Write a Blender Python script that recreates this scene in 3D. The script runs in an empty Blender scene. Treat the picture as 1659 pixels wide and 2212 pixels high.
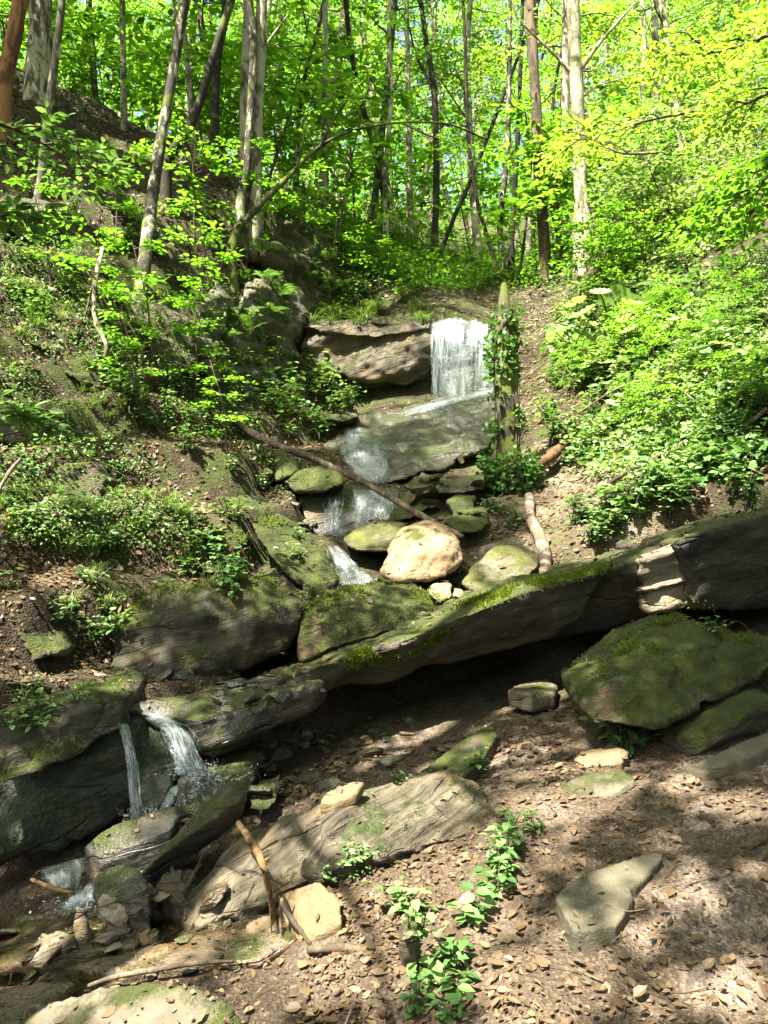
import bpy, bmesh, math, random
import numpy as np
from mathutils import Vector, Matrix
from mathutils.bvhtree import BVHTree

SC = bpy.context.scene
COL = SC.collection
RNG = np.random.default_rng(7)
random.seed(7)
R = math.radians

# ------------------------------------------------------------------ camera
CAMZ, PITCH, FPX, PW, PH = 1.6, R(3.0), 1703.0, 1659.0, 2212.0
cam_d = bpy.data.cameras.new('camera')
cam = bpy.data.objects.new('camera', cam_d)
COL.objects.link(cam)
cam_d.sensor_fit = 'VERTICAL'; cam_d.sensor_height = 24.0
cam_d.lens = FPX / PH * 24.0
cam_d.clip_start = 0.05; cam_d.clip_end = 600
cam.location = (0, 0, CAMZ); cam.rotation_euler = (R(90) + PITCH, 0, 0)
SC.camera = cam

# ------------------------------------------------------------------ light
SUN_EL, SUN_AZ = R(60), R(222)          # azimuth clockwise from +Y: behind and left of the viewer
SD = Vector((math.sin(SUN_AZ) * math.cos(SUN_EL), math.cos(SUN_AZ) * math.cos(SUN_EL), math.sin(SUN_EL)))
w = bpy.data.worlds.new('World'); SC.world = w; w.use_nodes = True
nt = w.node_tree; bg = nt.nodes['Background']
sky = nt.nodes.new('ShaderNodeTexSky'); sky.sky_type = 'NISHITA'; sky.sun_disc = False
sky.sun_elevation = SUN_EL; sky.sun_rotation = SUN_AZ; sky.dust_density = 5.0; sky.air_density = 0.8
nt.links.new(sky.outputs[0], bg.inputs[0]); bg.inputs[1].default_value = 0.075
sl = bpy.data.lights.new('sun', 'SUN'); sl.energy = 5.0; sl.angle = R(0.5); sl.color = (1.0, 0.95, 0.86)
so = bpy.data.objects.new('sun', sl); COL.objects.link(so)
so.rotation_euler = SD.to_track_quat('Z', 'Y').to_euler(); so.location = (-10, -10, 30)
SC.view_settings.view_transform = 'Standard'; SC.view_settings.look = 'None'
SC.view_settings.gamma = 1.0; SC.view_settings.use_curve_mapping = False
SC.view_settings.exposure = 2.9
SC.render.engine = 'CYCLES'
SC.cycles.max_bounces = 8; SC.cycles.diffuse_bounces = 4; SC.cycles.glossy_bounces = 2
SC.cycles.transmission_bounces = 5; SC.cycles.transparent_max_bounces = 10
SC.cycles.use_denoising = True
SC.cycles.caustics_reflective = False; SC.cycles.caustics_refractive = False
SC.cycles.sample_clamp_indirect = 6.0

# ------------------------------------------------------------------ helpers
CP, SP = math.cos(PITCH), math.sin(PITCH)
def ray(x, y):
    dx = (x - PW / 2) / FPX; dy = (PH / 2 - y) / FPX
    return dx, CP - dy * SP, SP + dy * CP
def P(x, y, Y):                                   # the point of the place seen at (x, y), Y metres ahead
    a, b, c = ray(x, y); t = Y / b
    return Vector((a * t, Y, CAMZ + c * t))
PA, PB, PC = 0.18, 0.12, 2.8                       # the foreground ground rises to the right and ahead
def plane_z(X, Y): return PA * X + PB * (Y - PC)
def G(x, y, h=0.0):                               # the point seen at (x, y) that lies h above the foreground ground
    a, b, c = ray(x, y)
    t = (CAMZ + PB * PC - h) / (PA * a + PB * b - c)
    return Vector((a * t, b * t, CAMZ + c * t))

def tag(o, label=None, cat=None, group=None, kind=None):
    if label: o['label'] = label
    if cat: o['category'] = cat
    if group: o['group'] = group
    if kind: o['kind'] = kind
    return o
def empty(name, loc, label=None, cat=None, group=None):
    o = bpy.data.objects.new(name, None); COL.objects.link(o)
    o.location = loc; o.empty_display_size = 0.1
    return tag(o, label, cat, group)
def link(name, me, parent=None, mat=None):
    o = bpy.data.objects.new(name, me); COL.objects.link(o)
    if parent: o.parent = parent
    if mat and not me.materials: me.materials.append(mat)
    return o
def copy_tree(o, parent=None):
    c = o.copy(); COL.objects.link(c); c.parent = parent
    for ch in o.children: copy_tree(ch, c)
    return c

def make_mesh(name, V, faces, rnd=None, smooth=False):
    """faces: list of (n,k) int arrays; rnd: per-vertex value in 0..1 stored as attribute"""
    me = bpy.data.meshes.new(name)
    V = np.asarray(V, dtype=np.float32)
    me.vertices.add(len(V)); me.vertices.foreach_set('co', V.ravel())
    idx, start, tot, s = [], [], [], 0
    for f in faces:
        f = np.asarray(f, dtype=np.int32)
        if len(f) == 0: continue
        k = f.shape[1]
        idx.append(f.ravel()); start.append(s + k * np.arange(len(f))); tot.append(np.full(len(f), k)); s += f.size
    idx = np.concatenate(idx).astype(np.int32)
    start = np.concatenate(start).astype(np.int32); tot = np.concatenate(tot).astype(np.int32)
    me.loops.add(len(idx)); me.loops.foreach_set('vertex_index', idx)
    me.polygons.add(len(start)); me.polygons.foreach_set('loop_start', start); me.polygons.foreach_set('loop_total', tot)
    me.update(calc_edges=True)
    me.polygons.foreach_set('use_smooth', np.full(len(start), smooth, dtype=bool))
    if rnd is not None:
        a = me.attributes.new('rnd', 'FLOAT', 'POINT'); a.data.foreach_set('value', np.asarray(rnd, dtype=np.float32))
    return me

# ---- numpy noise
def _hash(i, j, k, seed):
    h = (i.astype(np.int64) * 374761393 + j.astype(np.int64) * 668265263 + k.astype(np.int64) * 2147483647 + seed * 1274126177) & 0xFFFFFFFF
    h = ((h ^ (h >> 13)) * 1274126177) & 0xFFFFFFFF
    h = (h ^ (h >> 16)) & 0xFFFFFF
    return h / float(0xFFFFFF)
def noise(p, seed=0):
    p = np.asarray(p, dtype=np.float64); i = np.floor(p).astype(np.int64); f = p - i; u = f * f * (3 - 2 * f)
    r = 0
    for dx in (0, 1):
        wx = u[:, 0] if dx else 1 - u[:, 0]
        for dy in (0, 1):
            wy = u[:, 1] if dy else 1 - u[:, 1]
            for dz in (0, 1):
                wz = u[:, 2] if dz else 1 - u[:, 2]
                r = r + wx * wy * wz * _hash(i[:, 0] + dx, i[:, 1] + dy, i[:, 2] + dz, seed)
    return r * 2 - 1
def fbm(p, octv=4, seed=0, gain=0.5):
    r = 0; a = 1.0
    for o in range(octv):
        r = r + a * noise(p * (2.03 ** o) + o * 17.3, seed + o); a *= gain
    return r
def sstep(e0, e1, x):
    t = np.clip((x - e0) / (e1 - e0), 0, 1); return t * t * (3 - 2 * t)
def unit(a): return a / np.maximum(np.linalg.norm(a, axis=-1, keepdims=True), 1e-9)

# ---- leaves
def leaves(pos, dirv, nrm, length, width, fold=0.25, fine=False, rnd=None, curl=0.0):
    """pointed leaves as folded faces; returns V, faces list, rnd"""
    n = len(pos); d = unit(dirv); s = unit(np.cross(nrm, d)); u = np.cross(d, s)
    L = np.broadcast_to(np.asarray(length, float), (n,))[:, None]; Wd = np.broadcast_to(np.asarray(width, float), (n,))[:, None] * 0.5
    if rnd is None: rnd = RNG.random(n)
    if not fine:
        a = pos; c = pos + d * L - u * L * curl
        m = pos + d * L * 0.45
        b = m + s * Wd + u * Wd * fold; e = m - s * Wd + u * Wd * fold
        V = np.stack([a, b, c, e], 1).reshape(-1, 3); o = 4 * np.arange(n)[:, None]
        F = [np.concatenate([o + np.array([[0, 2, 1]]), o + np.array([[0, 3, 2]])])]
        return V, F, np.repeat(rnd, 4)
    def at(t, wf, k):
        return pos + d * L * t + s * Wd * wf * k + u * (Wd * abs(k) * wf * fold - L * curl * t * t)
    V = np.stack([at(0, 0, 0), at(.25, .85, 1), at(.6, .85, 1), at(1, 0, 0), at(.6, .85, -1), at(.25, .85, -1), at(.25, 1, 0), at(.6, 1, 0)], 1).reshape(-1, 3)
    o = 8 * np.arange(n)[:, None]
    T = np.concatenate([o + np.array([[0, 6, 1]]), o + np.array([[0, 5, 6]]), o + np.array([[7, 3, 2]]), o + np.array([[7, 4, 3]])])
    Q = np.concatenate([o + np.array([[1, 6, 7, 2]]), o + np.array([[6, 5, 4, 7]])])
    return V, [T, Q], np.repeat(rnd, 8)

def tube(path, radii, seg=8, caps=True, lump=0.0, seed=0):
    path = np.asarray(path, float); n = len(path)
    radii = np.broadcast_to(np.asarray(radii, float), (n,))
    t = unit(np.gradient(path, axis=0))
    ref = np.array([0.13, 0.97, 0.2]) if abs(t[:, 2]).mean() > 0.6 else np.array([0, 0.1, 1.0])
    s = unit(np.cross(t, ref)); u = np.cross(t, s)
    a = np.linspace(0, 2 * np.pi, seg, endpoint=False)
    ring = (np.cos(a)[None, :, None] * s[:, None, :] + np.sin(a)[None, :, None] * u[:, None, :])
    rr = radii[:, None] * np.ones((1, seg))
    V = path[:, None, :] + ring * rr[:, :, None]
    if lump:
        nz = fbm(V.reshape(-1, 3) * np.array([1, 1, .5]) / max(radii.max(), 1e-3) * 0.6, 3, seed).reshape(n, seg)
        V = path[:, None, :] + ring * (rr * (1 + lump * nz))[:, :, None]
    V = V.reshape(-1, 3)
    i = np.arange(n - 1)[:, None] * seg; j = np.arange(seg)[None, :]; j2 = (j + 1) % seg
    Q = np.stack([i + j, i + j2, i + seg + j2, i + seg + j], -1).reshape(-1, 4)
    F = [Q]
    if caps:
        V = np.concatenate([V, path[:1], path[-1:]]); c0, c1 = len(V) - 2, len(V) - 1; b = (n - 1) * seg
        jj = np.arange(seg); k = (jj + 1) % seg
        F.append(np.stack([np.full(seg, c0), k, jj], -1)); F.append(np.stack([np.full(seg, c1), b + jj, b + k], -1))
    return V, F
class Acc:
    """collects pieces into one mesh"""
    def __init__(s): s.V = []; s.F = {}; s.R = []; s.n = 0
    def add(s, V, F, rnd=None):
        V = np.asarray(V); 
        for f in F:
            f = np.asarray(f)
            if len(f): s.F.setdefault(f.shape[1], []).append(f + s.n)
        s.V.append(V); s.R.append(np.full(len(V), 0.5) if rnd is None else rnd); s.n += len(V)
        return s
    def mesh(s, name, smooth=False, origin=None):
        V = np.concatenate(s.V)
        if origin is not None: V = V - np.asarray(origin)
        return make_mesh(name, V, [np.concatenate(f) for f in s.F.values()], np.concatenate(s.R), smooth)
def smooth_path(pts, n=24):
    pts = np.asarray([tuple(p) for p in pts], float)
    if len(pts) == 2: return pts[0] + (pts[1] - pts[0]) * np.linspace(0, 1, n)[:, None]
    t = np.concatenate([[0], np.cumsum(np.linalg.norm(np.diff(pts, axis=0), axis=1))]); q = np.linspace(0, t[-1], n)
    ext = np.vstack([2 * pts[0] - pts[1], pts, 2 * pts[-1] - pts[-2]])
    out = []
    for v in q:
        i = min(np.searchsorted(t, v, 'right') - 1, len(pts) - 2); i = max(i, 0)
        f = (v - t[i]) / max(t[i + 1] - t[i], 1e-9)
        p0, p1, p2, p3 = ext[i], ext[i + 1], ext[i + 2], ext[i + 3]
        out.append(0.5 * (2 * p1 + (p2 - p0) * f + (2 * p0 - 5 * p1 + 4 * p2 - p3) * f * f + (3 * p1 - p0 - 3 * p2 + p3) * f ** 3))
    return np.array(out)

# ------------------------------------------------------------------ materials
class NT:
    def __init__(s, name):
        s.m = bpy.data.materials.new(name); s.m.use_nodes = True; s.t = s.m.node_tree
        s.t.nodes.clear(); s.out = s.n('ShaderNodeOutputMaterial')
    def n(s, typ, **kw):
        x = s.t.nodes.new(typ)
        for k, v in kw.items():
            if k.startswith('i_'): x.inputs[k[2:]].default_value = v
            else: setattr(x, k, v)
        return x
    def l(s, a, b): s.t.links.new(a, b)
    def pos(s, scale=(1, 1, 1), rot=(0, 0, 0), obj=False, tex=False):
        g = s.n('ShaderNodeTexCoord').outputs['Object'] if obj else s.n('ShaderNodeNewGeometry').outputs['Position']
        m = s.n('ShaderNodeMapping', vector_type='TEXTURE' if tex else 'POINT'); m.inputs['Scale'].default_value = scale; m.inputs['Rotation'].default_value = rot
        s.l(g, m.inputs['Vector']); return m.outputs[0]
    def noise(s, v, scale, detail=5, rough=0.6, dist=0.0):
        x = s.n('ShaderNodeTexNoise'); x.inputs['Scale'].default_value = scale; x.inputs['Detail'].default_value = detail
        x.inputs['Roughness'].default_value = rough; x.inputs['Distortion'].default_value = dist
        s.l(v, x.inputs['Vector']); return x.outputs['Fac']
    def ramp(s, f, stops, interp='LINEAR'):
        x = s.n('ShaderNodeValToRGB'); cr = x.color_ramp; cr.interpolation = interp
        while len(cr.elements) < len(stops): cr.elements.new(0.5)
        for e, (p, c) in zip(cr.elements, stops):
            e.position = p; e.color = (c, c, c, 1) if isinstance(c, (int, float)) else (*c, 1)
        s.l(f, x.inputs[0]); return x.outputs[0]
    def mix(s, f, a, b, typ='MIX'):
        x = s.n('ShaderNodeMix', data_type='RGBA', blend_type=typ)
        for sock, v in ((x.inputs[0], f), (x.inputs[6], a), (x.inputs[7], b)):
            if hasattr(v, 'links'): s.l(v, sock)
            elif isinstance(v, (int, float)): sock.default_value = v
            else: sock.default_value = (*v, 1)
        return x.outputs[2]
    def math(s, op, a, b=0.0, clamp=False):
        x = s.n('ShaderNodeMath', operation=op); x.use_clamp = clamp
        for sock, v in ((x.inputs[0], a), (x.inputs[1], b)):
            if hasattr(v, 'links'): s.l(v, sock)
            else: sock.default_value = v
        return x.outputs[0]
    def bump(s, h, strength=0.5, dist=0.03):
        x = s.n('ShaderNodeBump'); x.inputs['Strength'].default_value = strength; x.inputs['Distance'].default_value = dist
        s.l(h, x.inputs['Height']); return x.outputs[0]
    def principled(s, col, rough=0.85, nrm=None, spec=0.3, **kw):
        b = s.n('ShaderNodeBsdfPrincipled')
        if hasattr(col, 'links'): s.l(col, b.inputs['Base Color'])
        else: b.inputs['Base Color'].default_value = (*col, 1)
        if hasattr(rough, 'links'): s.l(rough, b.inputs['Roughness'])
        else: b.inputs['Roughness'].default_value = rough
        b.inputs['Specular IOR Level'].default_value = spec
        if nrm: s.l(nrm, b.inputs['Normal'])
        return b.outputs[0]
    def done(s, sh): s.l(sh, s.out.inputs[0]); return s.m

DIP = R(16)                                        # the beds of the rock dip to the left
def rock_mat(name, dark, light, moss=0.5, moss_col=(0.062, 0.076, 0.010), rough=0.8, strata=1.0, stain=0.35, spec=0.3, beds=None, crack=0.65):
    k = NT(name)
    p = k.pos(); ps = k.pos(scale=(1.3, 1.3, 0.13), rot=(R(-6), -DIP, 0), tex=True) if beds is None else k.pos(scale=(2.5, 0.075, 0.3), rot=(0, 0, beds), tex=True)
    n1 = k.noise(p, 2.3, 6, 0.6); n2 = k.noise(p, 14, 6, 0.7); n3 = k.noise(ps, 1.6, 5, 0.65, 0.3)
    c = k.ramp(n1, [(0.3, dark), (0.7, light)])
    c = k.mix(0.34 * strata, c, k.ramp(n3, [(0.35, tuple(v * 0.55 for v in dark)), (0.65, tuple(v * 1.1 for v in light))]), 'MIX')
    c = k.mix(0.35, c, k.ramp(n2, [(0.35, 0.25), (0.68, 1.0)]), 'MULTIPLY')
    # rusty and lichen stains
    c = k.mix(k.math('MULTIPLY', k.ramp(k.noise(p, 3.7, 4), [(0.52, 0.0), (0.68, 1.0)]), stain), c, (0.16, 0.10, 0.035))
    c = k.mix(k.ramp(k.noise(p, 21, 3), [(0.66, 0.0), (0.74, 0.4)]), c, (0.24, 0.24, 0.16))
    h = k.math('ADD', k.math('MULTIPLY', n3, 0.8 * strata), k.math('MULTIPLY', n2, 0.7))
    v = k.n('ShaderNodeTexVoronoi', feature='DISTANCE_TO_EDGE'); v.inputs['Scale'].default_value = 1.0; v.inputs['Randomness'].default_value = 1.0
    wp = k.n('ShaderNodeVectorMath', operation='ADD'); nv = k.n('ShaderNodeTexNoise'); nv.inputs['Scale'].default_value = 2.5; k.l(p, nv.inputs['Vector'])
    sc = k.n('ShaderNodeVectorMath', operation='SCALE'); sc.inputs['Scale'].default_value = 0.5; k.l(nv.outputs['Color'], sc.inputs[0])
    k.l(k.pos(scale=(1.1, 1.1, .15), rot=(R(-6), -DIP, 0), tex=True), wp.inputs[0]); k.l(sc.outputs[0], wp.inputs[1]); k.l(wp.outputs[0], v.inputs['Vector'])
    cr = k.ramp(v.outputs['Distance'], [(0.0, 0.0), (0.022, 1.0)]); cr = k.mix(k.ramp(k.noise(p, 1.7, 3), [(0.47, 0.0), (0.6, 1.0)]), (1, 1, 1), cr)
    c = k.mix(0.75 * crack, c, cr, 'MULTIPLY'); h = k.math('ADD', h, k.math('MULTIPLY', cr, 0.9 * crack))
    if moss > 0:
        nz = k.n('ShaderNodeSeparateXYZ'); k.l(k.n('ShaderNodeNewGeometry').outputs['Normal'], nz.inputs[0])
        f = k.math('ADD', k.math('MULTIPLY', nz.outputs[2], 0.30), k.math('MULTIPLY', k.noise(p, 2.9, 6, 0.7), 1.7))
        f = k.ramp(k.math('MULTIPLY', f, 0.5), [(0.61 - 0.19 * moss, 0.0), (0.69 - 0.19 * moss, 1.0)])
        mn = k.noise(p, 60, 3, 0.7)
        mc = k.mix(k.ramp(k.noise(p, 5.5, 4), [(0.35, 0.0), (0.65, 1.0)]), tuple(v * 0.45 for v in moss_col), moss_col)
        mc = k.mix(0.6, mc, k.ramp(mn, [(0.3, 0.3), (0.7, 1.2)]), 'MULTIPLY')
        c = k.mix(f, c, mc); h = k.math('ADD', h, k.math('MULTIPLY', k.math('MULTIPLY', mn, f), 0.8))
    return k.done(k.principled(c, rough, k.bump(h, 0.85, 0.045), spec))

def leaf_mat(name, stops, transl=0.5, tcol=(1.2, 1.5, 0.5), gloss=0.35):
    k = NT(name)
    a = k.n('ShaderNodeAttribute', attribute_name='rnd')
    oi = k.n('ShaderNodeObjectInfo')
    f = k.math('ADD', k.math('MULTIPLY', a.outputs['Fac'], 0.72), k.math('MULTIPLY', oi.outputs['Random'], 0.28))
    c = k.ramp(f, stops)
    b = k.principled(c, 0.5, None, gloss)
    t = k.n('ShaderNodeBsdfTranslucent'); k.l(k.mix(1.0, c, tcol, 'MULTIPLY'), t.inputs[0])
    m = k.n('ShaderNodeMixShader'); m.inputs[0].default_value = transl
    k.l(b, m.inputs[1]); k.l(t.outputs[0], m.inputs[2])
    return k.done(m.outputs[0])

def bark_mat(name, base, dark, blotch=0.5, scale=6.0, moss=0.0):
    k = NT(name)
    oi = k.n('ShaderNodeObjectInfo')
    p = k.pos(scale=(1, 1, 0.35)); q = k.pos(scale=(6, 6, 0.8))
    n1 = k.noise(p, scale, 6, 0.7, 0.4); n2 = k.noise(q, 6, 4, 0.7)
    c = k.mix(k.ramp(n1, [(0.62 - 0.3 * blotch, 0.0), (0.70 - 0.3 * blotch, 1.0)]), dark, base)
    c = k.mix(0.45, c, k.ramp(n2, [(0.3, 0.35), (0.7, 1.1)]), 'MULTIPLY')
    c = k.mix(k.math('MULTIPLY', oi.outputs['Random'], 0.35), c, tuple(v * 0.45 for v in base))
    if moss:
        c = k.mix(k.ramp(k.noise(k.pos(), 4.0, 4), [(0.62 - 0.25 * moss, 0.0), (0.72 - 0.25 * moss, 1.0)]), c, (0.075, 0.09, 0.015))
    return k.done(k.principled(c, 0.9, k.bump(n2, 0.6, 0.02), 0.2))

M = {}
M['sandstone'] = rock_mat('sandstone', (0.045, 0.038, 0.024), (0.135, 0.115, 0.075), 0.5)
M['mossy_stone'] = rock_mat('mossy_stone', (0.034, 0.029, 0.015), (0.10, 0.083, 0.045), 1.12)
M['half_mossy'] = rock_mat('half_mossy', (0.036, 0.031, 0.019), (0.115, 0.10, 0.064), 0.88)
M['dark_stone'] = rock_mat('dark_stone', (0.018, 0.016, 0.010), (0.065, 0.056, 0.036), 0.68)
M['wet_stone'] = rock_mat('wet_stone', (0.020, 0.019, 0.014), (0.085, 0.078, 0.055), 0.45, rough=0.33, spec=0.5)
M['wet_moss'] = rock_mat('wet_moss', (0.018, 0.022, 0.013), (0.06, 0.07, 0.04), 0.7, (0.03, 0.055, 0.012), 0.5, spec=0.45)
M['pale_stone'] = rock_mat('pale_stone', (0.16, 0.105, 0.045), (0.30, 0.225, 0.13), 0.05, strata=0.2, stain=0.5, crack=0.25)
M['tan_stone'] = rock_mat('tan_stone', (0.10, 0.066, 0.028), (0.20, 0.15, 0.08), 0.0, strata=0.5, stain=0.6, rough=0.55)
M['grey_slab'] = rock_mat('grey_slab', (0.082, 0.072, 0.043), (0.12, 0.106, 0.066), 0.0, strata=0.25, stain=0.12, crack=0.35)
M['olive_stone'] = rock_mat('olive_stone', (0.06, 0.056, 0.032), (0.15, 0.135, 0.082), 0.7, (0.10, 0.105, 0.02))
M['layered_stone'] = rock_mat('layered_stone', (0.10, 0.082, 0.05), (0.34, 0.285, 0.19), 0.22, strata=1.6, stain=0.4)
M['striped_stone'] = rock_mat('striped_stone', (0.028, 0.023, 0.013), (0.16, 0.132, 0.085), 0.08, (0.04, 0.06, 0.01), strata=2.0, stain=0.5, rough=0.6, beds=R(49))
M['wall_stone'] = rock_mat('wall_stone', (0.03, 0.026, 0.016), (0.13, 0.112, 0.072), 0.72, (0.06, 0.066, 0.011), strata=1.3, stain=0.6)
M['wet_slab'] = rock_mat('wet_slab', (0.010, 0.010, 0.006), (0.05, 0.046, 0.028), 0.6, (0.05, 0.06, 0.012), strata=1.4, rough=0.3, spec=0.5)
M['cliff_stone'] = rock_mat('cliff_stone', (0.035, 0.036, 0.022), (0.17, 0.165, 0.105), 0.8, (0.06, 0.07, 0.012), strata=0.9, stain=0.5)
M['bed_stone'] = rock_mat('bed_stone', (0.045, 0.032, 0.018), (0.15, 0.108, 0.062), 0.2, strata=0.5, rough=0.22, stain=0.5, spec=0.5)

def ground_mat():
    k = NT('forest_soil'); p = k.pos()
    n1 = k.noise(p, 1.1, 6, 0.6); n2 = k.noise(p, 9, 6, 0.7); n3 = k.noise(p, 45, 4, 0.7)
    s = k.n('ShaderNodeSeparateXYZ'); k.l(k.n('ShaderNodeNewGeometry').outputs['Position'], s.inputs[0])
    near = k.math('MULTIPLY', k.ramp(k.math('MULTIPLY', s.outputs[1], 0.1), [(0.52, 1.0), (0.62, 0.0)]), k.ramp(k.math('ADD', k.math('MULTIPLY', s.outputs[0], 0.2), 0.5), [(0.36, 0.0), (0.5, 1.0)]))
    upp = k.math('MULTIPLY', k.ramp(k.math('MULTIPLY', s.outputs[1], 0.1), [(0.62, 0.0), (0.68, 1.0), (1.05, 1.0), (1.2, 0.0)]), k.ramp(k.math('ADD', k.math('MULTIPLY', s.outputs[0], 0.2), 0.3), [(0.5, 0.0), (0.56, 1.0), (0.78, 1.0), (0.9, 0.0)]))
    pth = k.math('ADD', near, upp, True)
    c = k.ramp(n1, [(0.3, (0.022, 0.016, 0.010)), (0.55, (0.05, 0.037, 0.022)), (0.75, (0.095, 0.07, 0.042))])
    c = k.mix(pth, c, k.ramp(n1, [(0.3, (0.055, 0.038, 0.025)), (0.52, (0.11, 0.08, 0.052)), (0.7, (0.27, 0.21, 0.165))]))
    c = k.mix(0.6, c, k.ramp(n2, [(0.3, 0.35), (0.7, 1.15)]), 'MULTIPLY')
    c = k.mix(k.ramp(n3, [(0.55, 0.0), (0.68, 0.6)]), c, (0.17, 0.12, 0.07))
    vo = k.n('ShaderNodeTexVoronoi'); vo.inputs['Scale'].default_value = 75; k.l(p, vo.inputs['Vector'])
    bits = k.ramp(vo.outputs['Color'], [(0.25, 0.55), (0.6, 1.0), (0.9, 1.7)])
    c = k.mix(0.75, c, bits, 'MULTIPLY')
    far = k.ramp(k.math('MULTIPLY', s.outputs[1], 0.02), [(0.09, 0.0), (0.2, 0.75), (0.4, 0.95)])
    lf = k.math('MULTIPLY', k.ramp(k.math('ADD', k.math('MULTIPLY', s.outputs[0], -0.2), 0.5), [(0.55, 0.0), (0.7, 0.8)]), k.ramp(k.math('MULTIPLY', s.outputs[1], 0.1), [(0.52, 0.0), (0.6, 1.0)]))
    far = k.math('MAXIMUM', far, lf)
    g = k.ramp(k.noise(p, 3.3, 5, 0.7), [(0.42, 0.0), (0.6, 1.0)])
    c = k.mix(k.math('MULTIPLY', g, far), c, k.ramp(n2, [(0.3, (0.025, 0.04, 0.008)), (0.7, (0.07, 0.10, 0.018))]))
    h = k.math('ADD', k.math('MULTIPLY', n2, 1.0), k.math('ADD', k.math('MULTIPLY', n3, 0.5), k.math('MULTIPLY', vo.outputs['Distance'], 0.35)))
    return k.done(k.principled(c, 0.92, k.bump(h, 0.9, 0.05), 0.15))
M['soil'] = ground_mat()

M['beech_leaf'] = leaf_mat('beech_leaf', [(0.0, (0.04, 0.09, 0.012)), (0.45, (0.105, 0.20, 0.022)), (0.8, (0.19, 0.30, 0.045)), (1.0, (0.30, 0.39, 0.09))], 0.58)
M['far_leaf'] = leaf_mat('far_leaf', [(0.0, (0.035, 0.11, 0.02)), (0.3, (0.11, 0.25, 0.028)), (0.65, (0.26, 0.41, 0.065)), (1.0, (0.46, 0.57, 0.18))], 0.62)
M['yellow_leaf'] = leaf_mat('yellow_leaf', [(0.0, (0.10, 0.15, 0.02)), (0.5, (0.20, 0.26, 0.045)), (1.0, (0.36, 0.40, 0.12))], 0.5)
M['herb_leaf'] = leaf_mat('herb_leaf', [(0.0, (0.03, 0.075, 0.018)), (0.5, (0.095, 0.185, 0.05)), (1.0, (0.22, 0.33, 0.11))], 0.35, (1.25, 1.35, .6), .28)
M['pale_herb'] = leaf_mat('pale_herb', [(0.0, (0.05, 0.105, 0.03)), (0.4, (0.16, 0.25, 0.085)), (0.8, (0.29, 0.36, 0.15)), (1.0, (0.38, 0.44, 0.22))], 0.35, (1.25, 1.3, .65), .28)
M['ivy_leaf'] = leaf_mat('ivy_leaf', [(0.0, (0.02, 0.06, 0.008)), (0.5, (0.06, 0.14, 0.022)), (1.0, (0.15, 0.25, 0.04))], 0.35, gloss=0.3)
M['grass_blade'] = leaf_mat('grass_blade', [(0.0, (0.04, 0.08, 0.015)), (0.6, (0.12, 0.17, 0.045)), (1.0, (0.27, 0.28, 0.11))], 0.4)
M['fern_leaf'] = leaf_mat('fern_leaf', [(0.0, (0.04, 0.09, 0.02)), (1.0, (0.15, 0.23, 0.06))], 0.4)
M['moss_tuft'] = leaf_mat('moss_tuft', [(0.0, (0.03, 0.05, 0.006)), (0.6, (0.10, 0.135, 0.014)), (1.0, (0.19, 0.21, 0.03))], 0.3, gloss=0.1)
M['dead_leaf'] = leaf_mat('dead_leaf', [(0.0, (0.035, 0.022, 0.011)), (0.45, (0.10, 0.066, 0.034)), (0.8, (0.19, 0.132, 0.072)), (1.0, (0.38, 0.30, 0.19))], 0.15, (1.1, 0.9, 0.6), 0.25)
M['stem_green'] = bark_mat('stem_green', (0.10, 0.11, 0.04), (0.05, 0.05, 0.02), 0.3)
M['twig'] = bark_mat('twig', (0.16, 0.12, 0.075), (0.06, 0.045, 0.03), 0.4, 9)
M['pale_wood'] = bark_mat('pale_wood', (0.27, 0.215, 0.15), (0.10, 0.075, 0.05), 0.5, 8)
M['grey_bark'] = bark_mat('grey_bark', (0.37, 0.34, 0.22), (0.07, 0.06, 0.03), 0.62, 6, 0.2)
M['mottled_bark'] = bark_mat('mottled_bark', (0.40, 0.37, 0.25), (0.012, 0.010, 0.006), 0.30, 9, 0.25)
M['dark_bark'] = bark_mat('dark_bark', (0.13, 0.115, 0.07), (0.010, 0.009, 0.006), 0.12, 8, 0.3)
M['brown_bark'] = bark_mat('brown_bark', (0.15, 0.105, 0.06), (0.05, 0.04, 0.025), 0.5, 5)
M['orange_bark'] = bark_mat('orange_bark', (0.26, 0.13, 0.05), (0.08, 0.04, 0.018), 0.6, 4)
M['mossy_bark'] = bark_mat('mossy_bark', (0.11, 0.09, 0.05), (0.02, 0.018, 0.01), 0.4, 7, 0.7)
M['stump_bark'] = bark_mat('stump_bark', (0.12, 0.10, 0.065), (0.028, 0.024, 0.015), 0.45, 8, 0.6)
M['split_wood'] = bark_mat('split_wood', (0.15, 0.085, 0.038), (0.05, 0.03, 0.016), 0.5, 9)

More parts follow.
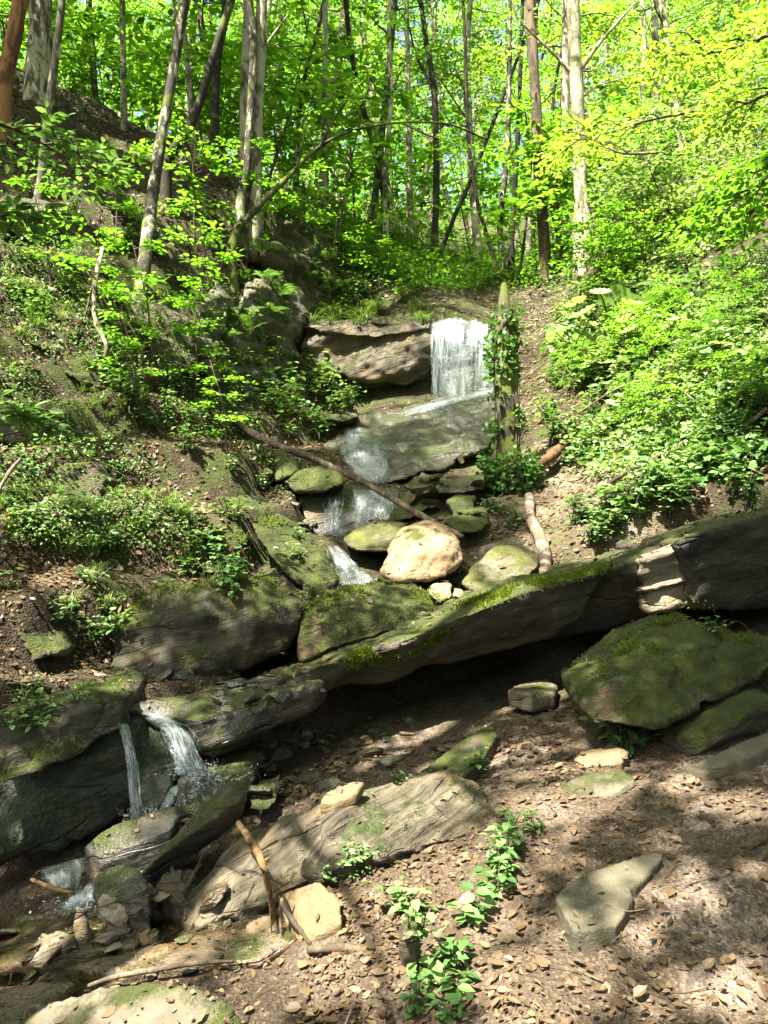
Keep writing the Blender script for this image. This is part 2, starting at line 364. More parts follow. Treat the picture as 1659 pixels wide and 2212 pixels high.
def water_mat(name, tint, rough=0.06, bumps=0.4, alpha=0.75):
    k = NT(name); p = k.pos()
    h = k.math('ADD', k.noise(p, 7, 3), k.math('MULTIPLY', k.noise(p, 28, 3), 0.5))
    nb = k.bump(h, bumps, 0.03)
    g = k.n('ShaderNodeBsdfGlossy', i_Roughness=rough); k.l(nb, g.inputs['Normal'])
    t = k.n('ShaderNodeBsdfTransparent'); t.inputs[0].default_value = (*tint, 1)
    fr = k.n('ShaderNodeFresnel', i_IOR=1.33); k.l(nb, fr.inputs['Normal'])
    m = k.n('ShaderNodeMixShader'); k.l(fr.outputs[0], m.inputs[0]); k.l(t.outputs[0], m.inputs[1]); k.l(g.outputs[0], m.inputs[2])
    return k.done(m.outputs[0])
M['water'] = water_mat('water', (0.86, 0.84, 0.76))
def foam_mat():
    k = NT('white_water')
    a = k.n('ShaderNodeAttribute', attribute_name='rnd'); fl = k.n('ShaderNodeAttribute', attribute_name='flow')
    def st(sc, detail):
        m = k.n('ShaderNodeMapping'); m.inputs['Scale'].default_value = sc; k.l(fl.outputs['Vector'], m.inputs['Vector']); return k.noise(m.outputs[0], 1.0, detail, 0.65, 0.25)
    n1 = st((34, 2.6, 1), 5); n2 = st((90, 8, 1), 3); n3 = st((9, 3.5, 1), 3)
    h = k.math('ADD', k.math('MULTIPLY', n1, 0.6), k.math('ADD', k.math('MULTIPLY', n2, 0.3), k.math('MULTIPLY', n3, 0.45)))
    f = k.ramp(h, [(0.56, 0.0), (0.70, 0.34), (0.92, 0.95)])
    f = k.math('MULTIPLY', f, k.math('MULTIPLY', a.outputs['Fac'], 1.25), True)
    b = k.principled((0.62, 0.66, 0.66), 0.18, k.bump(h, 0.6, 0.02), 0.6)
    tr = k.n('ShaderNodeBsdfTranslucent'); tr.inputs[0].default_value = (0.62, 0.68, 0.69, 1)
    m0 = k.n('ShaderNodeMixShader'); m0.inputs[0].default_value = 0.45; k.l(b, m0.inputs[1]); k.l(tr.outputs[0], m0.inputs[2])
    t = k.n('ShaderNodeBsdfTransparent'); t.inputs[0].default_value = (0.93, 0.96, 0.96, 1)
    g = k.n('ShaderNodeBsdfGlossy', i_Roughness=0.08); k.l(k.bump(h, 0.7, 0.03), g.inputs['Normal'])
    tg = k.n('ShaderNodeMixShader'); tg.inputs[0].default_value = 0.05; k.l(t.outputs[0], tg.inputs[1]); k.l(g.outputs[0], tg.inputs[2])
    m = k.n('ShaderNodeMixShader'); k.l(f, m.inputs[0]); k.l(tg.outputs[0], m.inputs[1]); k.l(m0.outputs[0], m.inputs[2])
    return k.done(m.outputs[0])
M['foam'] = foam_mat()
# ------------------------------------------------------------------ the ground: one sheet
UP = [(0,1470,4.75),(120,1490,5.0),(100,1400,5.1),(0,1340,5.1),(60,1280,5.5),(0,1200,5.6),(200,1150,6.3),(300,1235,6.35),(450,1235,6.5),(600,1240,6.7),
 (400,1100,6.9),(540,1100,7.2),(640,1230,7.0),(450,1478,5.7),(580,1440,6.1),(340,1515,5.25),(640,1400,6.3),(700,1300,6.9),
 (0,1050,6.2),(200,1000,6.9),(400,950,7.9),(540,1000,8.2),(0,850,7.0),(200,830,7.9),(400,850,8.9),(0,700,7.9),(200,650,8.9),(340,700,9.4),
 (0,500,8.9),(200,480,10.2),(0,400,9.8),(330,480,11.0),(450,480,12.2),(130,268,12.8),(300,335,13.2),(470,372,13.6),(560,425,13.6),(0,250,11.6),
 (480,895,9.6),(600,905,10.3),(650,862,11.6),(600,560,13.2),(650,580,13.6),(740,560,14.5),
 (760,1250,7.3),(740,1185,7.9),(800,1120,8.4),(700,1000,9.2),(640,1065,8.5),(780,1040,9.2),(720,935,10.6),(850,890,11.6),(960,862,12.1),(800,868,12.3),
 (1000,690,12.9),(900,690,13.1),(1050,650,14.2),(900,600,14.4),(1000,615,16),(780,640,13.9),(850,570,15.5),
 (1000,1290,6.0),(900,1330,6.0),(1080,1250,6.6),(1050,1110,8.2),(1100,1065,9),(1200,1050,9),(1200,1180,7.4),(1180,1240,6.6),(1280,1190,6.7),(1300,1090,7.7),(1400,1150,6.6),
 (1150,960,10),(1150,850,11.6),(1500,1125,6.5),(1659,1080,6.3),(1500,1000,7.4),(1659,950,6.9),(1400,950,8.6),(1300,900,9.7),(1500,800,9.0),(1659,760,8.1),(1250,780,11.3),
 (1400,700,10.8),(1550,640,10.5),(1200,680,13.2),(1350,580,12.8),(1659,560,10.2),(1250,560,14.8),(1500,480,13.0),(1659,420,12.2),(1180,612,15.6),(1080,615,16),
 (840,500,19),(700,500,16.5),(1000,560,21),(1200,540,21),(1400,430,19),(850,520,36),(1250,500,36),(500,400,26),(100,285,28),(100,310,45),(850,520,62),(1550,370,42)]
UPW = [(-7,5,5.2),(-10,9,9),(-14,15,14),(-5,3.2,3.0),(-6,1,3.4),(7,6,5.5),(10,10,9.5),(14,16,14),(5.5,3,3.2),(2.6,4,1.75),(-30,40,15),(35,40,17),(-45,75,19),(50,75,21)]
UPP = np.array([tuple(P(*q)) for q in UP] + UPW)
def _phi(r): return np.where(r > 1e-9, r * r * np.log(np.maximum(r, 1e-9)), 0)
def tps_fit(pt, reg=0.02):
    n = len(pt); d = np.linalg.norm(pt[:, None, :2] - pt[None, :, :2], axis=-1)
    A = np.zeros((n + 3, n + 3)); A[:n, :n] = _phi(d) + reg * np.eye(n)
    A[:n, n] = 1; A[:n, n + 1:] = pt[:, :2]; A[n:, :n] = A[:n, n:].T
    return np.linalg.solve(A, np.concatenate([pt[:, 2], np.zeros(3)]))
TW = tps_fit(UPP)
def upper_z(X, Y):
    out = np.zeros(len(X))
    for s in range(0, len(X), 20000):
        x, y = X[s:s + 20000], Y[s:s + 20000]
        d = np.sqrt((x[:, None] - UPP[None, :, 0]) ** 2 + (y[:, None] - UPP[None, :, 1]) ** 2)
        out[s:s + 20000] = _phi(d) @ TW[:-3] + TW[-3] + TW[-2] * x + TW[-1] * y
    return out
YS = np.array([(-8, 2.0), (-4, 3.9), (-3, 4.4), (-1.9, 4.95), (-1.5, 5.15), (-1.1, 5.5), (-.7, 5.9), (0, 6.45), (1, 6.95), (2, 7.1), (2.9, 6.9), (3.6, 5.6), (4.5, 4.4), (7, 2.5)])
def ground_z(X, Y, detail=True):
    X = np.asarray(X, float); Y = np.asarray(Y, float)
    zf = plane_z(X, Y) + 0.45 * np.maximum(X - 2.3, 0) ** 1.3
    bed = sstep(-0.2, -1.6, X - 0.25 * (Y - 3)) * sstep(1.5, 3, Y)          # the stream bed at the lower left
    zf = zf - 0.06 * bed
    zu = upper_z(X, Y)
    ys = np.interp(X, YS[:, 0], YS[:, 1])
    k = sstep(-0.16, 0.16, Y - ys)
    z = zf * (1 - k) + zu * k
    if detail:
        p = np.stack([X, Y, np.zeros_like(X)], 1)
        left = sstep(0.3, -1.2, X + 0.0 * Y) * k * sstep(22, 14, Y)
        right = sstep(1.2, 2.4, X) * k * sstep(24, 16, Y)
        z = z + (0.10 * left + 0.09 * right + 0.06 * k) * fbm(p * 1.3, 4, 3)
        s = (z - 0.26 * X + 0.25 * noise(p * 0.8, 5)) / 0.62               # stepped beds under the left bank
        fr = s - np.floor(s); z = z + left * 0.62 * 0.75 * (sstep(0.35, 0.75, fr) - fr)
        z = z + 0.035 * fbm(p * 2.2, 3, 11) + 0.016 * fbm(p * 9, 3, 12)
    return z
def gz(x, y): return float(ground_z(np.array([x]), np.array([y]))[0])

def build_ground():
    ys = np.concatenate([np.linspace(-25, 0, 14), np.linspace(0.3, 1.8, 8), 1.9 * (110 / 1.9) ** (np.arange(340) / 339.0)])
    nx = 280; u = np.linspace(-1, 1, nx)
    half = 0.72 * np.maximum(ys, 2.5) + 1.0 + 0.9 * np.maximum(ys - 14, 0) + np.where(ys < 1, 12, 0)
    X = u[None, :] * half[:, None]; Y = np.repeat(ys[:, None], nx, 1)
    Z = ground_z(X.ravel(), Y.ravel())
    V = np.stack([X.ravel(), Y.ravel(), Z], 1)
    i = np.arange(len(ys) - 1)[:, None] * nx; j = np.arange(nx - 1)[None, :]
    Q = np.stack([i + j, i + j + 1, i + nx + j + 1, i + nx + j], -1).reshape(-1, 4)
    me = make_mesh('ground', V, [Q], None, True)
    o = link('ground', me, None, M['soil']); tag(o, 'brown forest soil of the gorge floor and its banks', 'ground', kind='structure')
    return BVHTree.FromPolygons([tuple(v) for v in V], [tuple(q) for q in Q])
GROUND = build_ground()

# ------------------------------------------------------------------ rocks
ROCK_V, ROCK_F, ROCK_N = [], [], [0]
def hull_bm(bm, pts):
    vs = [bm.verts.new(p) for p in pts]
    r = bmesh.ops.convex_hull(bm, input=vs)
    dead = [g for g in r['geom_interior'] + r['geom_unused'] if isinstance(g, bmesh.types.BMVert) and g.is_valid]
    if dead: bmesh.ops.delete(bm, geom=list(set(dead)), context='VERTS')
def back(pts, th, sx=0.92, drop=0.0):
    c = sum((Vector(p) for p in pts), Vector()) / len(pts)
    return [Vector((c.x + (p.x - c.x) * sx, p.y + th, c.z + (p.z - c.z) * sx - drop)) for p in pts]
def V3(q): return q if isinstance(q, Vector) else P(*q)
def rock_mesh(name, hulls, vox, sm=4, amp=0.03, freq=3.0, strata=0.02, sfreq=9.0, seed=1, sdir=None):
    bm = bmesh.new()
    for h in hulls: hull_bm(bm, h)
    me = bpy.data.meshes.new('tmp'); bm.to_mesh(me); bm.free()
    o = bpy.data.objects.new('tmp', me); COL.objects.link(o)
    m = o.modifiers.new('r', 'REMESH'); m.mode = 'VOXEL'; m.voxel_size = vox; m.adaptivity = 0
    if sm:
        s = o.modifiers.new('s', 'SMOOTH'); s.factor = 0.5; s.iterations = sm
    dg = bpy.context.evaluated_depsgraph_get(); ev = o.evaluated_get(dg)
    out = bpy.data.meshes.new_from_object(ev, preserve_all_data_layers=False, depsgraph=dg)
    bpy.data.objects.remove(o); bpy.data.meshes.remove(me)
    n = len(out.vertices); co = np.empty(n * 3, np.float32); out.vertices.foreach_get('co', co); co = co.reshape(-1, 3).astype(float)
    nn = np.empty(n * 3, np.float32); out.vertices.foreach_get('normal', nn); nn = nn.reshape(-1, 3)
    d = amp * fbm(co * freq, 4, seed) 
    ca, sa = math.cos(DIP), math.sin(DIP)
    s = -co[:, 0] * sa + co[:, 2] * ca + 0.06 * noise(co * 1.5, seed + 9)
    lay = noise(np.stack([s * sfreq, co[:, 0] * 0.6, co[:, 1] * 0.6], 1), seed + 3)
    side = 1 - np.abs(nn[:, 2]) * 0.75
    if sdir is not None:                                                          # beds cut by the upper face: long grooves
        al = np.array([sdir[1], -sdir[0]]); s = co[:, :2] @ np.array(sdir) + .8 * co[:, 2] + 0.014 * noise(co * 2, seed + 9)
        lay = noise(np.stack([s * sfreq, (co[:, :2] @ al) * .4, 0 * s], 1), seed + 3); side = 1.0
    d = d + strata * side * np.sign(lay) * np.abs(lay) ** 0.6
    d = d + 0.25 * amp * fbm(co * freq * 5, 3, seed + 20)
    co = co + nn * d[:, None]
    out.vertices.foreach_set('co', co.astype(np.float32).ravel())
    out.polygons.foreach_set('use_smooth', np.ones(len(out.polygons), dtype=bool)); out.update()
    out.name = name
    return out, co
def rock(name, label, cat, mat, hulls, vox=0.03, group=None, reg=True, **kw):
    me, co = rock_mesh(name, hulls, vox, seed=random.randint(1, 9999), **kw)
    if reg:
        ROCK_V.append(co); f = np.empty(len(me.loops), np.int32); me.loops.foreach_get('vertex_index', f)
        tot = np.empty(len(me.polygons), np.int32); me.polygons.foreach_get('loop_total', tot)
        k = 0
        for t in tot: ROCK_F.append(tuple(int(v) + ROCK_N[0] for v in f[k:k + t])); k += t
        ROCK_N[0] += len(co)
    lo, hi = co.min(0), co.max(0); org = np.array([(lo[0] + hi[0]) / 2, (lo[1] + hi[1]) / 2, lo[2]])
    me.vertices.foreach_set('co', (co - org).astype(np.float32).ravel()); me.update()
    o = link(name, me, None, M[mat]); o.location = org
    return tag(o, label, cat, group)
def slab(pts, th, dirv=Vector((0.05, 0.1, -1))):            # prism hull: a top face and the same face th lower
    return list(pts) + [p + dirv * th for p in pts]
def F(pts, th, **k):                                        # front face seen in the photo, th deep
    pts = [V3(p) for p in pts]; return pts + back(pts, th, **k)

# -- the long overhanging ledge
L1 = F([(605,1464,5.42),(612,1456,5.65),(606,1516,5.5),(690,1440,5.35),(860,1395,5.3),(1000,1330,5.33),(1150,1275,5.45),(1320,1228,5.65),(690,1432,5.7),(860,1385,5.6),(990,1292,5.8),(1150,1248,5.9),(1310,1216,6.0),
   (690,1488,5.5),(860,1462,5.62),(1060,1405,5.85),(1190,1382,5.85),(1262,1330,5.75)], 1.5)
rock('rock_ledge', 'long overhanging ledge with bright moss along its top edge above the dark hollow', 'rock ledge', 'half_mossy', [L1], 0.022, amp=0.035, strata=0.05, sfreq=7, sm=1)
L2 = F([(262,1535,5.0),(330,1512,5.3),(420,1488,5.5),(560,1466,5.75),(690,1428,5.9),(430,1560,4.95),(560,1540,5.1),(690,1480,5.33),(690,1508,5.45),(640,1560,5.35),(540,1602,5.2),(456,1642,5.05),(400,1600,5.02),(330,1555,5.0)], 0.9)
rock('rock_ledge', 'wet brown lower end of the long ledge beside the little waterfall', 'rock ledge', 'layered_stone' if False else 'wet_stone', [L2], 0.022, amp=0.03, strata=0.07, sfreq=11, sm=1)
L3 = F([(1240,1268,5.95),(1330,1225,5.85),(1400,1192,5.95),(1490,1165,6.05),(1505,1310,6.2),(1400,1337,6.2),(1200,1377,6.2),(1060,1407,6.1)], 1.5)
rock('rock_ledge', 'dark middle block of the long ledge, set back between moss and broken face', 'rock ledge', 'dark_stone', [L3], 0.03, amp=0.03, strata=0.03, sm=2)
L4 = F([(1385,1200,5.75),(1440,1178,5.72),(1480,1165,5.78),(1508,1308,5.85),(1440,1325,5.85),(1395,1318,5.9)], 0.8)
rock('rock_ledge', 'pale broken layered rock face in a patch of sun beside the dark block', 'rock ledge', 'layered_stone', [L4], 0.014, amp=0.035, strata=0.045, sfreq=24, sm=0)
L5 = F([(1468,1165,5.55),(1560,1145,5.5),(1659,1110,5.4),(1740,1085,5.35),(1740,1310,5.7),(1600,1318,5.75),(1505,1315,5.75)], 1.9)
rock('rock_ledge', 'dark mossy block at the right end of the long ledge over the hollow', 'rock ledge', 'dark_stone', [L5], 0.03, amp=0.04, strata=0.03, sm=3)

# -- boulders in front of and under the ledge
B = [V3(q) for q in [(1240,1480,4.8),(1310,1425,4.95),(1380,1368,5.05),(1432,1347,5.1),(1305,1478,4.5),(1425,1396,4.68),(1290,1562,4.45),(1420,1570,4.35),(1510,1535,4.5),(1470,1440,4.55),(1250,1520,4.6)]]
B2 = [V3(q) for q in [(1425,1350,5.1),(1478,1352,5.1),(1528,1340,5.1),(1556,1374,5.0),(1430,1395,4.68),(1530,1398,4.72),(1560,1480,4.6),(1430,1540,4.45),(1520,1520,4.5)]]
B3 = [V3(q) for q in [(1560,1392,4.95),(1618,1360,5.05),(1665,1376,5.0),(1700,1400,4.95),(1690,1440,4.75),(1530,1520,4.5),(1545,1420,4.72),(1620,1410,4.75)]]
rock('boulder', 'big mossy boulder with three humps in front of the dark hollow', 'boulder', 'mossy_stone', [B + back(B, .55), B2 + back(B2, .5), B3 + back(B3, .5)], 0.018, amp=0.05, strata=0.035, sfreq=8, sm=1)
R5 = [G(1430,1605,.02), G(1480,1645,.0), G(1560,1610,.02), G(1680,1570,.03), G(1470,1590,.12), G(1545,1548,.2), G(1680,1500,.24), G(1640,1512,.24), G(1560,1600,.1)]
rock('rock', 'long low brown rock lying below the three humped boulder', 'rock', 'half_mossy', [R5 + back(R5, .4)], 0.02, amp=0.02, sm=3)
R6 = [G(1478,1660,.02), G(1560,1622,.05), G(1659,1580,.07), G(1690,1590,.07), G(1640,1628,.04), G(1520,1668,.02)]
rock('flat_stone', 'thin grey slab lying flat on the path below the long low rock', 'stone', 'grey_slab', [slab(R6, .08)], 0.014, amp=0.008, sm=1, strata=0.004)
top7 = [G(1200,1938,.085), G(1222,1915,.085), G(1245,1898,.085), G(1268,1888,.075), G(1340,1862,.075), G(1420,1838,.075), G(1432,1850,.075), G(1405,1880,.075), G(1372,1915,.075), G(1362,1926,.075), G(1366,1945,.075), G(1330,2000,.085), G(1238,2010,.085)]
A7 = [top7[i] for i in (0,1,2,3,4,5,6,7,8)]; B7 = [top7[i] for i in (0,3,4,9,10,11,12)]
C7 = [G(1203,1940,.082), G(1240,1903,.08), G(1362,1926,.075), G(1366,1945,.075), G(1330,2000,.085), G(1238,2010,.085)]
rock('flat_stone', 'thick flat olive grey slab lying alone on the leafy path', 'stone', 'grey_slab', [slab(A7[:9], .1, Vector((0.03, 0.06, -1))), slab(B7, .11, Vector((0.02, 0.03, -1))), slab(C7, .11, Vector((0.02, 0.03, -1)))], 0.008, amp=0.006, freq=5, sm=1, strata=0.004)
R34 = [P(1095,1490,5.5), P(1130,1470,5.7), P(1180,1462,5.8), P(1206,1478,5.7), P(1200,1498,5.5), P(1150,1502,5.4)]
rock('stone', 'flat tan stone lying in the shade under the ledge', 'stone', 'olive_stone', [slab(R34, .12)], 0.016, amp=0.015, sm=3)
R35 = [G(858,1728,.03), G(900,1665,.08), G(985,1602,.1), G(1068,1560,.1), G(1075,1590,.1), G(1040,1650,.08), G(960,1690,.06), G(905,1735,.04)]
rock('flat_stone', 'broad dark slab lying on the shaded slope under the ledge', 'stone', 'dark_stone', [slab(R35, .14)], 0.02, amp=0.015, sm=2)
R37 = [G(1235,1640,.02), G(1262,1618,.06), G(1330,1606,.07), G(1362,1622,.05), G(1345,1650,.03), G(1260,1655,.02)]
rock('stone', 'pale flat stone half buried in leaves under the seedling by the boulder', 'stone', 'tan_stone', [slab(R37, .08)], 0.012, amp=0.012, sm=3)
R37b = [G(1195,1700,.0), G(1260,1672,.05), G(1340,1660,.06), G(1372,1680,.05), G(1335,1715,.02), G(1225,1730,.0)]
rock('stone', 'broad low sunlit stone sunk in the path soil', 'stone', 'sandstone', [slab(R37b, .1)], 0.016, amp=0.02, sm=6, strata=0)

# -- mid terrace boulders
R8 = [(645,1430,5.85),(648,1350,5.95),(675,1300,6.05),(740,1272,6.2),(840,1258,6.3),(895,1262,6.3),(950,1308,6.1),(930,1335,5.95),(850,1370,5.75),(720,1400,5.7),(760,1330,5.75),(860,1310,5.85)]
rock('boulder', 'large smooth moss brown boulder sitting on the lower end of the ledge', 'boulder', 'mossy_stone', [F(R8, .7)], 0.02, amp=0.045, sm=5, strata=0.02)
R9 = [(820,1240,6.5),(840,1190,6.7),(872,1140,6.95),(920,1125,7.05),(965,1135,7.0),(995,1170,6.85),(1000,1225,6.6),(960,1250,6.45),(860,1258,6.4),(900,1200,6.45),(960,1190,6.5)]
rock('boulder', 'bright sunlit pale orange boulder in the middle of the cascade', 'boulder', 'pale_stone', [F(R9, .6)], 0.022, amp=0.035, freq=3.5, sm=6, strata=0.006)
R10 = [(738,1165,7.6),(775,1135,7.8),(820,1119,8.0),(880,1130,7.95),(885,1160,7.5),(860,1190,7.35),(770,1190,7.35),(750,1180,7.45)]
rock('boulder', 'flat grey boulder with green patch just behind the bright one', 'boulder', 'olive_stone', [F(R10, .5)], 0.024, amp=0.02, sm=5)
R11 = [(540,1125,6.9),(600,1110,7.2),(650,1140,7.2),(700,1188,7.1),(732,1250,6.8),(700,1290,6.6),(640,1260,6.55),(590,1215,6.55),(560,1170,6.7)]
rock('boulder', 'wedge shaped mossy boulder sloping down beside the white rapid', 'boulder', 'mossy_stone', [F(R11, .8)], 0.025, amp=0.03, sm=4)
R12 = [(615,1045,8.3),(640,1015,8.5),(690,1005,8.6),(742,1020,8.4),(745,1045,8.2),(700,1062,8.1),(640,1062,8.1)]
rock('boulder', 'rounded yellow mossy boulder under the fallen trunk beside the water', 'boulder', 'mossy_stone', [F(R12, .6)], 0.024, amp=0.03, sm=5)
R13 = [(640,1075,8.3),(690,1052,8.6),(790,1050,8.7),(870,1062,8.6),(870,1120,8.3),(800,1150,8.1),(700,1165,8.0),(660,1130,8.1)]
rock('rock', 'dark wet rock step under the short water curtain', 'rock', 'wet_stone', [F(R13, .7)], 0.026, amp=0.03, strata=0.05, sm=2)
R14 = [(1002,1260,6.35),(1030,1220,6.6),(1070,1190,6.8),(1130,1178,6.9),(1168,1195,6.8),(1160,1230,6.5),(1110,1265,6.3),(1040,1285,6.2)]
rock('boulder', 'ochre and moss boulder beside the bent pale log', 'boulder', 'olive_stone', [F(R14, .5)], 0.022, amp=0.03, sm=4)
R14b = [(1030,1215,6.9),(1040,1180,7.1),(1100,1160,7.2),(1140,1165,7.2),(1120,1200,6.9)]
rock('stone', 'narrow brown stone leaning behind the ochre boulder', 'stone', 'sandstone', [F(R14b, .3)], 0.02, amp=0.02, sm=3)
for lab, mt, pts, th in [
 ('flat pale grey slab leaning at the foot of the sloping wet rock', 'grey_slab', [(900,1005,8.9),(915,992,9.1),(975,988,9.1),(985,1000,9.0),(960,1015,8.8),(925,1020,8.8)], .15),
 ('small pale upright stone beside the ivy covered stump', 'grey_slab', [(985,985,9.2),(1000,975,9.2),(1008,1000,9.1),(995,1005,9.1)], .15),
 ('olive mossy slab under the pale leaning slab', 'olive_stone', [(870,1050,8.5),(900,1028,8.7),(950,1022,8.8),(955,1040,8.6),(900,1062,8.4)], .3),
 ('long brown slab wedged in the rubble left of the stump', 'sandstone', [(940,1050,8.4),(960,1035,8.6),(1050,1020,8.8),(1050,1055,8.4),(1000,1065,8.3),(950,1065,8.3)], .4),
 ('mossy block on the rubble beside the stump foot', 'mossy_stone', [(965,1080,8.1),(985,1068,8.3),(1030,1070,8.3),(1030,1110,8.0),(980,1115,7.9)], .3),
 ('green mossy boulder at the foot of the stump', 'mossy_stone', [(960,1125,7.7),(1000,1100,8.0),(1050,1095,8.1),(1060,1130,7.8),(1030,1152,7.5),(985,1150,7.5)], .4),
 ('thin slanting slab behind the lying trunk above the pale boulder', 'half_mossy', [(790,1125,8.0),(860,1095,8.3),(920,1075,8.5),(940,1090,8.4),(890,1120,8.0),(840,1130,7.9)], .3),
 ('narrow tilted slab propped against the rubble below the wet rock', 'olive_stone', [(865,1090,8.3),(880,1060,8.5),(905,1045,8.6),(910,1060,8.4),(880,1100,8.2)], .2),
 ('moss capped stone left of the yellow mossy boulder', 'mossy_stone', [(590,1035,8.6),(592,970,8.9),(610,968,8.9),(645,1000,8.7),(640,1020,8.5),(600,1040,8.4)], .4),
 ('low mossy rock behind the upper end of the lying trunk', 'mossy_stone', [(460,1030,8.2),(490,985,8.6),(560,985,8.7),(590,1020,8.4),(560,1050,8.1),(490,1045,8.0)], .6),
 ('long moss covered hump between seedlings and rubble', 'mossy_stone', [(470,1065,7.6),(520,1050,7.9),(590,1090,7.8),(615,1130,7.6),(560,1120,7.3),(500,1090,7.3)], .5),
 ('small dark stone on the lip beside the green plants below the cliff', 'half_mossy', [(700,905,10.4),(715,885,10.6),(770,885,10.8),(775,900,10.5),(740,912,10.3)], .4)]:
    rock('stone' if 'stone' in lab else ('flat_stone' if 'slab' in lab else 'boulder'), lab, 'stone', mt, [F(pts, th)], 0.022, amp=0.02, sm=3, strata=0.015)
for lab, pts in [
 ('cracked white stone in the sun just below the bright boulder', [G(0,0)] and [(925,1285,6.0),(940,1265,6.2),(975,1262,6.25),(978,1290,6.05),(950,1305,5.9)]),
 ('small white stone right of the cracked white one', [(978,1290,6.0),(985,1272,6.15),(1005,1275,6.15),(1005,1295,6.0)]),
 ('white splintered slab jammed behind the ledge beside the smooth boulder', [(890,1345,5.75),(940,1325,5.9),(1000,1305,5.9),(1005,1315,5.8),(950,1345,5.7),(900,1358,5.65)])]:
    rock('stone', lab, 'stone', 'pale_stone', [F(pts, .2)], 0.014, amp=0.012, sm=2, strata=0.02)

# -- rock of the upper falls
R16 = [(700,960,10.2),(745,915,10.9),(830,895,11.4),(960,862,11.9),(1075,838,12.1),(1080,905,10.9),(1060,970,10.0),(960,1000,9.5),(880,1035,9.2),(800,1050,9.1),(740,1030,9.35),(705,1000,9.7)]
rock('bedrock', 'broad sloping wet rock carrying the water below the upper fall', 'rock', 'wet_slab', [F(R16, 1.6)], 0.03, amp=0.05, strata=0.11, sfreq=5, sm=1)
R17 = [(655,700,12.3),(700,688,12.2),(800,690,12.1),(930,700,12.0),(930,800,12.15),(880,830,12.1),(800,832,12.1),(700,800,12.2),(655,770,12.3)]
R17b = [(680,800,12.5),(930,790,12.4),(930,865,12.4),(850,870,12.4),(740,850,12.5)]
R17c = [(650,705,12.15),(800,730,11.95),(930,708,11.95),(930,690,12.3),(800,680,12.4),(660,690,12.5)]
rock('cliff', 'layered brown rock wall beside the upper waterfall', 'rock wall', 'wall_stone', [F(R17, 2.0), F(R17b, 1.6), F(R17c, 1.0)], 0.03, amp=0.07, freq=2.2, strata=0.10, sfreq=5, sm=1)
R17d = [(915,700,12.3),(960,690,12.3),(1040,695,12.4),(1090,705,12.5),(1090,850,12.5),(960,868,12.4),(920,865,12.4)]
rock('cliff', 'dark wet rock step behind the upper waterfall', 'rock wall', 'wet_slab', [F(R17d, 1.5)], 0.04, amp=0.06, strata=0.06, sfreq=6, sm=2)
# -- cliff of the left bank
C1 = [(470,740,10.0),(520,640,10.6),(600,580,11.6),(650,640,12.3),(650,760,12.2),(600,800,11.4),(560,840,10.6),(480,835,10.0)]
rock('cliff', 'pale streaked cliff face under hanging ferns on the left bank', 'rock wall', 'cliff_stone', [F(C1, 1.6)], 0.035, amp=0.11, freq=2.2, strata=0.08, sfreq=4, sm=1)
C2 = [(430,640,9.7),(470,600,10.2),(500,640,10.3),(480,760,9.9),(455,850,9.5),(425,760,9.5)]
rock('cliff', 'narrow mossy buttress at the left edge of the streaked cliff', 'rock wall', 'cliff_stone', [F(C2, 1.2)], 0.04, amp=0.06, strata=0.04, sm=3)
C3 = [(600,470,12.6),(690,500,13.6),(750,560,14.2),(720,640,13.6),(660,680,12.7),(600,620,12.2),(570,540,12.2)]
rock('cliff', 'brown earthy cliff shoulder below the leaning trunk', 'rock wall', 'mossy_stone', [F(C3, 1.2)], 0.04, amp=0.12, freq=2.2, strata=0.06, sfreq=4, sm=2)
C4 = [(455,830,10.1),(560,835,10.6),(600,860,11.0),(560,900,10.3),(480,895,9.9)]
rock('rock', 'dark undercut rock foot below the streaked cliff', 'rock', 'dark_stone', [F(C4, 1.0)], 0.04, amp=0.04, sm=3)
